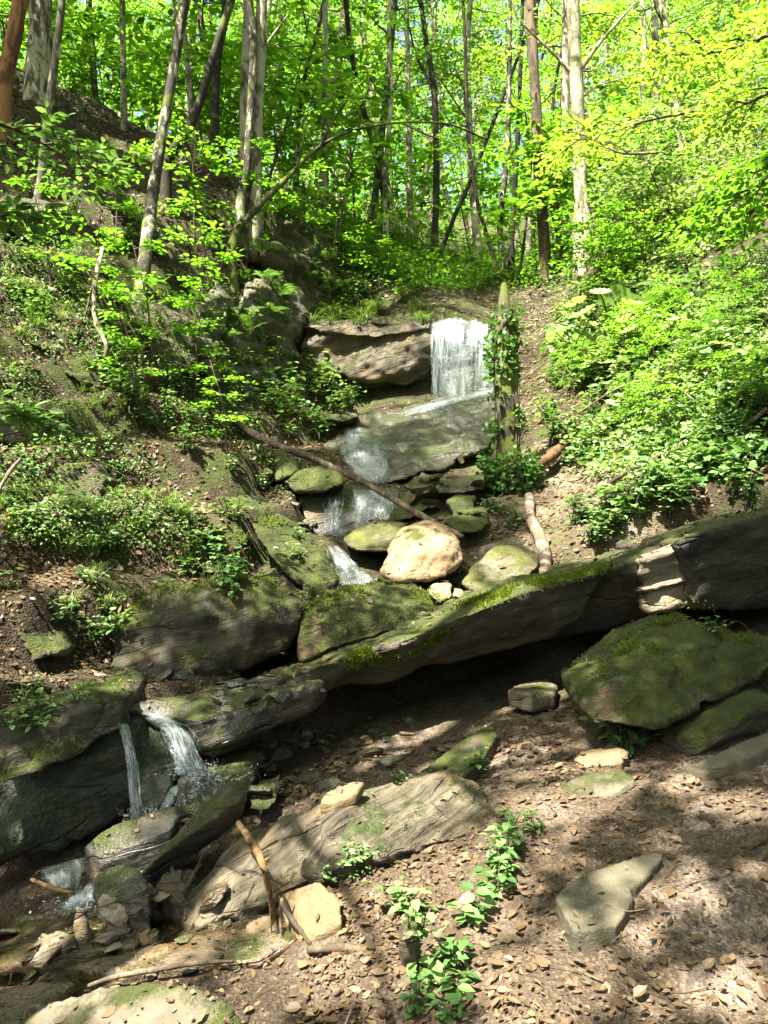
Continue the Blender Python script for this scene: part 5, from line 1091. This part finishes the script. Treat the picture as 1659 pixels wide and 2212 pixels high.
def ivy(label, zones, L, seed, name='ivy', mat='ivy_leaf'):
    rg = np.random.default_rng(seed); p, d, n = [], [], []
    for (cx, cy, Y), rx, ry, rad, k in zones:
        c = np.array(P(cx, cy, Y)); sx = rx * Y / FPX; sz = ry * Y / FPX
        a = rg.uniform(0, 6.28, k); hz = rg.normal(0, .45, k) * sz; ro = rad * rg.uniform(.75, 1.5, k)
        out = np.stack([np.cos(a) * sx / rad if rad else np.cos(a), np.sin(a), np.zeros(k)], 1)
        p.append(c + np.stack([np.cos(a) * (ro + sx - rad), np.sin(a) * ro, hz], 1)); d.append(out * .6 + rg.normal(0, .4, (k, 3)) + [0, 0, .1]); n.append(out * .8 + [0, 0, .7] + rg.normal(0, .35, (k, 3)))
    p = np.concatenate(p); d = np.concatenate(d); n = np.concatenate(n); le = L * rg.uniform(.6, 1.3, len(p)); org = p.min(0)
    A = Acc(); A.add(*leaves(p, d, n, le, le * .72, .2, True, np.clip(rg.normal(.5, .25, len(p)), 0, 1), .15))
    e = empty(name, org, label, 'ivy'); link('foliage', A.mesh('foliage', False, org), e, M[mat])
    S = Acc()
    for (cx, cy, Y), rx, ry, rad, k in zones:
        for s in range(3):
            dx = rg.uniform(-.6, .6) * rx; S.add(*tube(smooth_path([P(cx + dx, cy + ry * .9, Y) + Vector((0, -rad * .9, 0)), P(cx + dx * .5, cy, Y) + Vector((0, -rad, 0)), P(cx + dx, cy - ry * .9, Y) + Vector((0, -rad * .9, 0))], 8), .006, 5, False))
    link('stem', S.mesh('stem', True, org), e, M['twig']); return e
ivy('dark green ivy climbing the upper half of the broken stump', [((1085,770,9),24,80,.15,480), ((1095,690,9),20,40,.14,90), ((1110,900,9),16,70,.15,150), ((1068,925,9),10,35,.12,60), ((1075,870,9),8,40,.14,40)], .065, 51)
ivy('bushy bright green ivy clump round the foot of the stump', [((1100,1015,9),44,40,.22,800), ((1085,1060,9),28,20,.2,160)], .07, 52)

wood('fallen_trunk', 'long thin fallen trunk lying diagonally across the cascade', 'log', [P(452,868,9.9), P(560,945,9.35), P(680,992,8.75), P(800,1050,8.15), P(900,1108,7.6), P(1000,1162,7.15)], [.045,.05,.04,.034,.032,.026], 'twig', seed=2, lump=.18)
wood('bent_log', 'bent pale barkless log lying beside the upper path', 'log', [P(1143,1072,8.4), P(1146,1120,7.9), P(1166,1160,7.5), P(1177,1205,7.0), P(1176,1246,6.6)], [.05,.055,.06,.06,.055], 'pale_wood', seed=3)
wood('split_log', 'split orange brown log propped beside the ivy stump', 'log', [P(1150,1015,9.0), P(1190,985,9.2), P(1236,945,9.5)], [.07,.065,.03], 'split_wood', 7, .2, 14, 4)
wood('branch', 'long bare branch lying over plants on the right bank', 'branch', [on(1270,1092,.08), on(1360,1050,.15), on(1450,1010,.18), on(1535,965,.2)], [.022,.02,.018,.012], 'twig', 8, .1, seed=5)
wood('branch', 'thin arching dry branch above the long one on the right bank', 'branch', [on(1250,935,.25), on(1350,915,.45), on(1440,912,.45), on(1500,925,.3)], [.012,.012,.010,.006], 'pale_wood', 7, .1, seed=6)
wood('branch', 'dark branch sloping down at the right edge of the bank', 'branch', [on(1659,800,.25), on(1580,860,.2), on(1520,900,.15), on(1450,940,.1)], [.018,.018,.014,.01], 'brown_bark', 7, .1, seed=7)
wood('branch', 'pale bare branch low at the right edge above the dark block', 'branch', [on(1659,930,.2), on(1600,980,.2), on(1540,1030,.1)], [.02,.016,.012], 'pale_wood', 7, .1, seed=8)
fk = wood('forked_stick', 'forked orange brown stick leaning on the striped ledge', 'stick', [G(515,1778,.32), G(540,1815,.34), G(566,1862,.36), G(578,1910,.26), G(594,1985,.08), G(604,2025,.0)], [.014,.016,.018,.015,.013,.011], 'split_wood', 8, .3, 30, 9, None, [([G(566,1862,.36), G(584,1852,.36)], .008), ([G(580,1920,.24), G(586,1980,.1), G(587,2022,.0)], .007)])
wood('stick', 'dark charred looking stick leaning beside the broken yellow slab', 'stick', [G(605,1940,.18), G(625,1978,.1), G(672,2042,.0)], [.010,.012,.008], 'brown_bark', 8, .25, 16, 10, None, [([G(607,1945,.17), G(606,1990,.07), G(609,2040,.0)], .010)])
wood('stick', 'long grey branch lying across the edge of the stream bank', 'stick', [G(190,2130,.02), G(250,2110,.03), G(350,2092,.035), G(430,2080,.035), G(505,2076,.02)], [.008,.011,.012,.010,.006], 'twig', 8, .15, 24, 11)
wood('stick', 'dark rotten branch pressed into the leaves right of the charred stick', 'stick', [G(665,2052,.02), G(740,2048,.03), G(840,2052,.02)], [.015,.018,.012], 'brown_bark', 8, .2, 16, 12)
wood('twig', 'ragged brown twig bundle standing against the upright stone', 'stick', [G(388,1945,.02), G(425,1880,.14), G(440,1840,.24)], [.008,.011,.006], 'brown_bark', 7, .4, 16, 13, None, [([G(418,1890,.12), G(436,1868,.2)], .005), ([G(425,1880,.14), G(448,1838,.22)], .005)])
wood('stick', 'broken orange stick lying across the blue grey slide of water', 'stick', [G(68,1900,.16), G(110,1918,.16), G(160,1930,.14)], [.010,.013,.008], 'split_wood', 7, .2, 12, 14)
wood('stick', 'thin dry stick in the dead leaves at the bottom of the path', 'stick', [G(745,2215,.02), G(755,2190,.03), G(765,2165,.02)], [.004,.005,.003], 'pale_wood', 6, .1, 10, 15)
wood('stick', 'short brown stick on the rim of the lower waterfall', 'stick', [P(318,1528,5.12), P(350,1530,5.1), P(405,1526,5.15)], [.012,.014,.009], 'brown_bark', 7, .2, 12, 16)
wood('root', 'pale curling root hanging down the bank beside the long dark ledge', 'root', [P(222,535,8.4), P(205,620,8.2), P(206,690,8.1), P(230,750,8.0), P(214,805,8.0)], [.022,.025,.025,.024,.018], 'grey_bark', 8, .2, 30, 17)
wood('root', 'thin pale root curving at the left edge beside the dark bare earth', 'root', [P(-10,1075,5.8), P(20,1020,5.9), P(45,990,6.1)], [.015,.015,.010], 'pale_wood', 7, .2, 14, 18)
wood('branch', 'dry dead branch lying on the litter slope below the big pale trunk', 'branch', [on(150,300,.1), on(185,355,.1), on(250,395,.1)], [.03,.025,.02], 'pale_wood', 7, .15, 14, 19)
wood('branch', 'short pale dead branch in the herbs under the two leaning trunks', 'branch', [on(350,430,.15), on(400,410,.2), on(435,395,.2)], [.02,.018,.012], 'pale_wood', 7, .15, 12, 20)

for k, (x0, y0, x1, y1, up) in enumerate([(1290,600,1335,470,.9),(1340,640,1375,520,.9),(1500,700,1570,620,.5),(1330,860,1430,800,.35),(1560,760,1640,700,.4),(1260,720,1300,650,.5),(1440,1040,1560,1090,.12),(1350,1110,1450,1075,.12)]):
    a, b = on(x0, y0, -.02), on(x0, y0, 0); d = (P(x1, y1, a.y) - a)
    wood('dead_stem', ['tall pale dead stem rising from the sunny bank', 'second tall pale dead stem right of the first', 'bare leaning stem among herbs high on the right bank', 'bare arching stem in the middle of the right bank', 'thin dry stem near the right edge among dark herbs', 'short dry stem beside the butterbur', 'dry stem lying over plants near the right edge', 'dry stem lying above the path edge plants'][k], 'stem', [a, a + d * .5 + Vector((random.gauss(0, .05), 0, .06)), a + d], [.010, .008, .004], 'pale_wood', 6, .15, 14, 60 + k)
# ------------------------------------------------------------------ trees
def crown_leaves(branches, rg, twigs, k, L, flat=.5, tlen=.75, mask=False, wide=.62, fine=False):
    """branches: arrays of points; leaf sprays along the outer part of each"""
    S, D, Ln = [], [], []
    for q in branches:
        bl = np.linalg.norm(q[-1] - q[0]); T = unit(np.gradient(q, axis=0)); m = len(q)
        for s in range(twigs):
            i = int(rg.uniform(.25, 1) * (m - 1)); d = T[i]; sd = unit(np.cross(d, [0, 0, 1.0])) * rg.choice([-1, 1])
            S.append(q[i] + rg.normal(0, .06 * bl, 3) * [1, 1, .6]); D.append(unit(d * rg.uniform(.3, 1) + sd * rg.uniform(.2, 1) + [0, 0, rg.normal(-.05, .18)])); Ln.append(tlen * rg.uniform(.6, 1.3))
    p, d, n, le, w_ = twig_leaves(np.array(S), np.array(D), np.array(Ln), k, L, flat, rg, wide)
    if mask:
        ok = sun_keep(p); p, d, n, le = p[ok], d[ok], n[ok], le[ok]  # leaves dropped so the chosen sun patches fall below
    cl = fbm(p * .9, 2, 9) * .22
    V, Fc, r = leaves(p, d, n, le, le * wide, .2, fine, np.clip(.5 + cl + rg.normal(0, .16, len(p)), 0, 1), .1)
    return V, Fc, r
def limb(p, d, l, rise, rg, n=9):
    d = np.array(d, float); t = np.linspace(0, 1, n)[:, None]
    q = p + d * l * t + np.array([0, 0, 1]) * (rise * l * t + .1 * l * np.sin(t * 3)); q[1:] += np.cumsum(rg.normal(0, .022 * l, (n - 1, 3)), 0); return q
def tree_proto(seed, h, r, nb, twigs, k, L, z0, reach, bark, leafm, bend=.03):
    rg = np.random.default_rng(seed)
    q = smooth_path([(0, 0, -.4), (rg.normal(0, bend * h), rg.normal(0, bend * h), h * .4), (rg.normal(0, bend * h), rg.normal(0, bend * h), h * .75), (rg.normal(0, bend * h * 1.5), rg.normal(0, bend * h * 1.5), h)], 26)
    W = Acc(); rr = r * np.linspace(1.1, .25, 26); rr[0] *= 1.35; rr[1] *= 1.15; W.add(*tube(q, rr, 8, False, .10, seed)); B = []
    for b in range(nb):
        z = z0 + (1 - z0) * ((b + rg.random()) / nb); i = min(int(z * 25), 24); az = rg.uniform(0, 6.28)
        l = reach * rg.uniform(.5, 1.1) * (1.1 - .55 * z); lq = limb(q[i], (math.cos(az), math.sin(az), 0), l, rg.uniform(.0, .5), rg); B.append(lq)
        W.add(*tube(lq, np.linspace(.22 * rr[i] + .008, .006, 9), 5, False))
    C = Acc(); C.add(*crown_leaves(B, rg, twigs, k, L)); return W.mesh('trunk', True), C.mesh('crown'), bark, leafm
FT = [tree_proto(100 + i, h, r * .75, nb, 12, 12, L * .8, z0, 2.6, bk, lm) for i, (h, r, nb, L, z0, bk, lm) in enumerate([
  (15, .13, 24, .15, .12, 'grey_bark', 'far_leaf'), (14, .11, 24, .15, .18, 'mottled_bark', 'beech_leaf'), (16, .16, 26, .16, .22, 'grey_bark', 'beech_leaf'),
  (12, .09, 22, .14, .10, 'brown_bark', 'far_leaf'), (15, .12, 24, .15, .25, 'grey_bark', 'yellow_leaf'), (13, .10, 22, .15, .10, 'dark_bark', 'far_leaf')])]
def far_tree(i, x, y, s, label, group, rz=None):
    v = FT[i]; e = empty('forest_tree', (x, y, gz(x, y) - .05), label, 'tree', group); e.scale = (s, s, s * random.uniform(.95, 1.15))
    e.rotation_euler = (random.gauss(0, .035), random.gauss(0, .035), random.uniform(0, 6.28) if rz is None else rz)
    link('trunk', v[0], e, M[v[2]]); link('crown', v[1], e, M[v[3]])
KN = ['slender pale tree with fresh green leaves standing in the sunlit wood', 'thin mottled tree with light green leaves standing in the wood', 'pale grey straight beech with green leaves standing in the wood',
      'thin brown tree with deep green leaves standing in the wood', 'pale tree with yellow green sunlit leaves standing in the wood', 'dark thin tree with deep green leaves standing in the wood']
pts = []
def try_tree(x, y, gap):
    if any((x - a) ** 2 + (y - b) ** 2 < gap * gap for a, b in pts): return False
    if y < 18 and -1.0 < x < 3.2: return False
    pts.append((x, y)); return True
rt = random.Random(12); n = t = 0
while n < 120 and t < 4000:
    t += 1; y = 15.5 + 33 * rt.random() ** 1.3; x = rt.uniform(-.62, .62) * y
    if try_tree(x, y, 1.25 + .02 * y):
        i = rt.choice([0, 1, 2, 3, 5, 0, 2, 4] if x < 3 else [0, 1, 2, 4, 4, 5]); far_tree(i, x, y, rt.uniform(.8, 1.15), KN[i], KN[i].split(' standing')[0] + ' in the wood'); n += 1
# understory
rt2 = random.Random(5)
for k in range(46):
    y = rt2.uniform(14.5, 24); x = rt2.uniform(-.55, .5) * y
    if y < 17 and -.5 < x < 2.5: continue
    z = gz(x, y); g = k % 2
    e = plant('greenshrub' if g else 'sapling', 'sapling', Vector((x, y, z - .02)), rt2.uniform(1.6, 2.8), 'leafy young tree in the undergrowth of the wood' if g else 'slim sapling in the undergrowth of the wood', 'young trees in the undergrowth' if g else 'saplings in the undergrowth', 'sapling')
def distant():
    rg = np.random.default_rng(77); n = 42000; m = 1900
    cy = rg.uniform(40, 85, m); cx = rg.uniform(-.75, .75, m) * cy; cz = ground_z(cx, cy, False) + rg.uniform(0, 1, m) ** 1.3 * 13
    i = rg.integers(0, m, n); p = np.stack([cx, cy, cz], 1)[i] + rg.normal(0, 1, (n, 3)) * [1.3, 1.3, .7]
    d = rg.normal(size=(n, 3)); nr = np.array([0, -.3, 1.0]) + rg.normal(0, .7, (n, 3)); L = rg.uniform(.3, .6, n)
    V, Fc, r = leaves(p, d, nr, L, L * .65, .2, rnd=np.clip(.5 + .25 * rg.normal(size=m)[i] + rg.normal(0, .15, n), 0, 1))
    tag(link('distant_woods', make_mesh('distant_woods', V, Fc, r), None, M['far_leaf']), 'far green woods closing the gorge behind the trees', 'woods', kind='stuff')
distant()

# -- the trees one can tell apart: trunk drawn along its course, crown above
def own_tree(name, label, pts, w0, bark, seed, w1=None, sprays=5, crown=True, extra=(), leafm='beech_leaf', low=.55):
    """pts: (x, y, Y) from the foot up; w0, w1: trunk width in the photo at foot and top of the seen part"""
    rg = np.random.default_rng(seed); Q = [V3(p) for p in pts]; Y = Q[0].y
    r0 = w0 / 2 * Y / FPX; r1 = (w1 if w1 else w0 * .8) / 2 * Y / FPX
    up = (Q[-1] - Q[-2]).normalized(); up.z = max(up.z, .75); full = [Q[0] - Vector((0, 0, 1.1))] + Q
    seen = len(full); top = Q[-1]
    zt = max(top.z + 5, 1.6 + .72 * Y + 6)
    if crown:
        full += [top + up * (zt - top.z) * .5 + Vector((rg.normal(0, .2), rg.normal(0, .2), 0)), top + up * (zt - top.z)]
    n = 44; q = smooth_path(full, n); f = (q[:, 2] - q[0, 2]) / (Q[-1].z - q[0, 2])
    rr = r0 + (r1 - r0) * np.clip(f, 0, 1); rr = rr * np.where(f > 1, np.clip(1 - .5 * (f - 1), .25, 1), 1); rr = rr * (1 + .45 * np.exp(-np.maximum(q[:, 2] - Q[0].z, 0) / .25))
    W = Acc(); W.add(*tube(q, rr, 12, True, .12, seed)); B = []
    for ex, er in extra:
        e_ = smooth_path([V3(p) for p in ex], 14); W.add(*tube(e_, np.linspace(er, er * .35, 14) * Y / FPX / 2, 7, False, .1, seed)); B.append(e_[5:])
    org = np.array(Q[0])
    e = empty(name, Q[0], label, 'tree')
    if crown:
        for b in range(10):
            i = int(n * rg.uniform(.72, .98)); i = min(i, n - 1); az = rg.uniform(0, 6.28)
            lq = limb(q[i], (math.cos(az), math.sin(az), 0), rg.uniform(1.4, 3.0), rg.uniform(0, .5), rg)
            if lq[-1][2] < 1.6 + .62 * lq[-1][1]: continue
            W.add(*tube(lq, np.linspace(.3 * rr[i] + .01, .008, 9), 5, False)); B.append(lq)
        for b in range(sprays):
            i = int(n * rg.uniform(low, .8)); az = rg.uniform(0, 6.28); lq = limb(q[i], (math.cos(az), math.sin(az), 0), rg.uniform(.8, 1.8), rg.uniform(-.1, .3), rg)
            W.add(*tube(lq, np.linspace(.014, .005, 9), 5, False)); B.append(lq)
    link('trunk', W.mesh('trunk', True, org), e, M[bark])
    if B:
        C = Acc(); C.add(*crown_leaves(B, rg, 9, 12, .088, mask=True)); link('crown', C.mesh('crown', False, org), e, M[leafm])
    return e
own_tree('tree', 'reddish orange trunk leaning in at the far left edge', [(2,262,10.6),(14,160,10.6),(34,60,10.6),(52,-20,10.6)], 34, 'orange_bark', 201, 34, sprays=2)
own_tree('beech_tree', 'thickest smooth pale grey trunk on the ridge beside the orange one', [(82,245,12.9),(84,150,12.9),(88,60,12.9),(90,-20,12.9)], 58, 'grey_bark', 202, 50, sprays=3)
own_tree('tree', 'slender pale mottled trunk with a curved foot in front of the thickest one', [(84,442,9.6),(90,390,9.6),(94,330,9.6),(104,240,9.6),(118,140,9.6),(132,20,9.6),(134,-20,9.6)], 18, 'mottled_bark', 203, 16, sprays=5)
own_tree('tree', 'dark mottled trunk leaning right with its foot low on the rocky bank', [(293,715,9.4),(305,620,9.7),(318,520,10.0),(328,430,10.4),(346,310,10.6),(362,220,10.7),(382,100,10.8),(400,0,10.8),(404,-25,10.8)], 34, 'mottled_bark', 204, 26, sprays=5)
own_tree('tree', 'dark trunk leaning strongly right beside the mottled one', [(362,352,11.6),(395,300,11.6),(425,240,11.6),(450,160,11.6),(478,70,11.6),(500,0,11.6),(506,-25,11.6)], 18, 'dark_bark', 205, 18, sprays=4)
own_tree('tree', 'dark crooked trunk with mossy bark behind the leaning ones', [(459,352,13.8),(463,280,13.8),(466,200,13.8),(470,120,13.8),(486,40,13.8),(492,-20,13.8)], 20, 'dark_bark', 206, 18, sprays=4)
own_tree('beech_tree', 'tall pale trunk of the pair on the cliff edge', [(550,425,12.6),(553,300,12.6),(558,180,12.6),(564,60,12.6),(566,-20,12.6)], 30, 'grey_bark', 207, 26, sprays=3, extra=[([(556,130,12.6),(580,90,12.6),(620,35,12.6)], 10)])
own_tree('beech_tree', 'mossy dark streaked trunk of the pair on the cliff edge', [(522,440,12.4),(534,370,12.4),(538,280,12.4),(545,180,12.4),(546,80,12.4),(536,-20,12.4)], 22, 'mottled_bark', 208, 16, sprays=2)
own_tree('tree', 'paler trunk standing close behind the pair on the cliff edge', [(527,350,14.2),(528,200,14.2),(533,60,14.2),(534,-20,14.2)], 20, 'grey_bark', 209, 18, sprays=3)
own_tree('leaning_tree', 'thin mossy trunk leaning far out right over the cliff', [(505,522,12.0),(560,445,12.0),(620,385,12.2),(680,325,12.4),(745,288,12.6),(830,268,12.8),(910,264,13.0),(985,272,13.2),(1045,300,13.4)], 22, 'mossy_bark', 210, 5, crown=False, extra=[([(690,320,12.4),(720,260,12.4),(770,190,12.4)], 8), ([(870,266,12.9),(920,290,12.9),(985,312,12.9)], 6), ([(640,365,12.2),(655,300,12.2),(660,240,12.3)], 7)])
own_tree('tree', 'small grey trunk standing alone left of the mottled leaning one', [(269,342,14.6),(268,250,14.6),(267,160,14.6),(264,40,14.6),(262,-20,14.6)], 15, 'grey_bark', 211, 12)
own_tree('tree', 'pale thin trunk tilting left between the two leaning dark ones', [(421,362,14.4),(416,270,14.4),(408,180,14.4),(398,60,14.4),(394,-20,14.4)], 15, 'grey_bark', 212, 11)
own_tree('tree', 'straight thin pale trunk rising right of the leaning mossy one', [(705,485,16.2),(703,330,16.2),(702,180,16.2),(703,-20,16.2)], 14, 'grey_bark', 213, 12)
own_tree('tree', 'thin trunk bending right with pale patches behind the cliff shoulder', [(640,350,17),(646,250,17),(662,150,17),(690,50,17),(708,-20,17)], 10, 'mottled_bark', 214, 9)
own_tree('tree', 'dark thin trunk tilting left behind the rock wall', [(832,440,16.5),(818,370,16.5),(802,300,16.5),(786,240,16.5),(760,120,16.5),(745,-20,16.5)], 14, 'dark_bark', 215, 10)
own_tree('tree', 'thin pale wavy trunk near the middle of the wood', [(833,490,16),(832,400,16),(838,300,16),(846,200,16),(840,80,16),(842,-20,16)], 11, 'grey_bark', 216, 9, extra=[([(846,190,16),(870,150,16),(905,110,16)], 6)])
own_tree('tree', 'dark ivy clad trunk in the middle behind the upper fall', [(938,555,18),(942,430,18),(942,320,18),(938,200,18),(922,100,18),(904,-20,18)], 15, 'dark_bark', 217, 12, extra=[([(935,190,18),(900,120,18),(880,40,18)], 8)], sprays=9)
own_tree('tree', 'pale and brown straight trunk right of the middle', [(1180,615,15.2),(1174,500,15.2),(1166,380,15.2),(1158,240,15.2),(1150,100,15.2),(1146,-20,15.2)], 27, 'brown_bark', 218, 22, sprays=3)
own_tree('beech_tree', 'white grey trunk with forking limbs above the sunny bank', [(1258,500,14.0),(1254,400,14.0),(1250,280,14.0),(1244,150,14.0),(1236,0,14.0),(1234,-20,14.0)], 32, 'grey_bark', 219, 28, sprays=3, extra=[([(1243,165,14.0),(1190,110,14.0),(1120,40,14.0),(1105,-10,14.0)], 9), ([(1248,160,14.0),(1290,100,14.0),(1350,30,14.0),(1390,-10,14.0)], 11)])
own_tree('tree', 'dark thin trunk leaning left in the clump behind the stump', [(1075,600,16.5),(1058,530,16.5),(1040,470,16.5),(1030,430,16.5),(1012,300,16.5),(1005,100,16.5)], 10, 'dark_bark', 220, 7)
own_tree('tree', 'pale spotted trunk in the clump behind the stump', [(1088,590,16.2),(1080,500,16.2),(1086,420,16.2),(1095,330,16.2),(1100,150,16.2),(1102,-20,16.2)], 15, 'mottled_bark', 221, 10)
own_tree('tree', 'dark upright trunk in the clump just right of the stump top', [(1104,600,16.8),(1106,500,16.8),(1112,410,16.8),(1118,300,16.8),(1126,100,16.8)], 14, 'dark_bark', 222, 9)
own_tree('tree', 'thin dark trunk leaning right behind the upper fall', [(948,560,17.2),(965,510,17.2),(985,460,17.2),(1005,415,17.2),(1040,330,17.2),(1090,200,17.2)], 11, 'dark_bark', 223, 8)

# -- added unseen trees: branches and leaves cut to shape shade and sun patches
def shade_tree(label, x, y, h, rad, zc, n, seed, bark='grey_bark', leafm='beech_leaf', strict=40):
    rg = np.random.default_rng(seed); z = gz(x, y); q = smooth_path([(x, y, z - .3), (x + .2, y + .1, z + h * .5), (x + .3, y + .3, z + h)], 20)
    W = Acc(); W.add(*tube(q, np.linspace(.28, .06, 20), 10, True, .1, seed)); B = []
    for b in range(int(n * 2.6)):
        i = int(20 * rg.uniform(zc, .99)); az = rg.uniform(0, 6.28); l = rad * math.sqrt(rg.uniform(.08, 1))
        lq = limb(q[i], (math.cos(az), math.sin(az), 0), l, rg.uniform(-.05, .35), rg, 12); e = lq[-1]
        if any(v[1] > 0.3 and v[2] < 2.1 + .80 * v[1] and abs(v[0]) < .56 * v[1] + .8 for v in lq): continue
        if sun_keep(smooth_path(lq, 40), 0, -.02).sum() < strict: continue
        W.add(*tube(lq, np.linspace(.035, .006, 12), 6, False)); B.append(lq)
    e = empty('tree', (x, y, z), label, 'tree'); org = np.array((x, y, z)); link('trunk', W.mesh('trunk', True, org), e, M[bark])
    C = Acc(); C.add(*crown_leaves(B, rg, 34, 12, .12, .45, 1.2, True)); link('crown', C.mesh('crown', False, org), e, M[leafm])
shade_tree('unseen broad beech added behind the viewer to shade the path', -2.6, -2.2, 16, 5.5, .5, 70, 301)
shade_tree('unseen tall beech added on the left bank to shade the gorge', -6.0, 3.6, 17, 6.2, .4, 90, 302, strict=36)
shade_tree('unseen spreading beech added high on the left bank for shade', -6.5, 9.4, 15, 7.2, .3, 130, 303, strict=35)
shade_tree('unseen tall beech added behind the viewer right of the path for shade', 2.2, -2.6, 15, 5.5, .5, 60, 304)
shade_tree('unseen slim beech added on the right bank beside the viewer for shade', 4.4, 3.0, 14, 5.5, .5, 60, 305)
shade_tree('unseen tall beech added over the stream left of the viewer for shade', -3.4, 1.2, 14, 6.0, .55, 80, 306)

rt3 = random.Random(31)
for k in range(26):                                  # the wood goes on behind and beside the viewer
    if k < 16: x, y = rt3.uniform(-16, 14), rt3.uniform(-22, -10)
    else: y = rt3.uniform(-3, 12); x = (-1 if k % 2 else 1) * (.56 * max(y, 0) + rt3.uniform(8.5, 13))
    far_tree(k % 6, x, y, rt3.uniform(.9, 1.2), 'slender tree of the wood behind and beside the viewer', 'trees around the viewer')
# -- boughs that hang into the picture
def bough(name, label, pts, rad, n, L, mat, seed, tl=.5, fine=True):
    rg = np.random.default_rng(seed); q = smooth_path([V3(p) for p in pts], 18); W = Acc(); W.add(*tube(q, np.linspace(rad, rad * .25, 18), 6, False)); B = [q]
    for s in range(6):
        i = 4 + 2 * s; d = unit(q[min(i + 1, 17)] - q[i]); sd = unit(np.cross(d, [0, 0, 1.0])) * (1 if s % 2 else -1)
        b = limb(q[i], unit(d + sd * .8), tl * rg.uniform(.6, 1.1), rg.uniform(-.15, .1), rg); W.add(*tube(b, np.linspace(rad * .5, .003, 9), 5, False)); B.append(b)
    org = q[0]; e = empty(name, org, label, 'branch'); link('stem', W.mesh('stem', True, org), e, M['twig'])
    C = Acc(); C.add(*crown_leaves(B, rg, n, 7, L, .35, tl * .6, False, .5, fine)); link('foliage', C.mesh('foliage', False, org), e, M[mat])
bough('bough', 'leafy bough reaching in low from the left edge over the bank', [(-90,250,4.6),(20,275,4.9),(110,320,5.2),(220,385,5.5)], .014, 6, .085, 'herb_leaf', 401, .35)
bough('bough', 'small bough with long pointed leaves at the left edge above the dark hollow', [(-60,470,3.6),(20,465,3.8),(100,485,4.0)], .008, 3, .085, 'herb_leaf', 402, .15)
bough('bough', 'small bough with narrow leaves lower at the left edge', [(-70,905,3.6),(0,890,3.7),(90,915,3.9)], .008, 3, .085, 'herb_leaf', 403, .15)
bough('bough', 'yellow green sunlit bough across the upper right corner', [(1800,40,8.5),(1680,70,8.7),(1560,110,9.0),(1440,120,9.2)], .03, 12, .10, 'yellow_leaf', 404, .8)
bough('bough', 'second sunlit bough under the one in the upper right corner', [(1820,200,8.0),(1720,180,8.2),(1620,220,8.5),(1540,260,8.8)], .03, 9, .10, 'yellow_leaf', 405, .7)
bough('bough', 'shaded darker bough hanging at the right edge', [(1780,300,6.0),(1700,330,6.1),(1640,400,6.3),(1560,450,6.5)], .02, 16, .09, 'beech_leaf', 406, .6)
bough('bough', 'yellow green bough over the white grey trunk', [(1500,240,11.0),(1400,260,11.2),(1300,290,11.5),(1190,310,11.8)], .025, 7, .11, 'yellow_leaf', 407, .7)
bough('bough', 'sunlit bough crossing in front of the brown and pale trunk', [(1420,330,10.5),(1340,330,10.7),(1260,300,10.9),(1190,350,11.1)], .02, 7, .10, 'yellow_leaf', 408, .6)
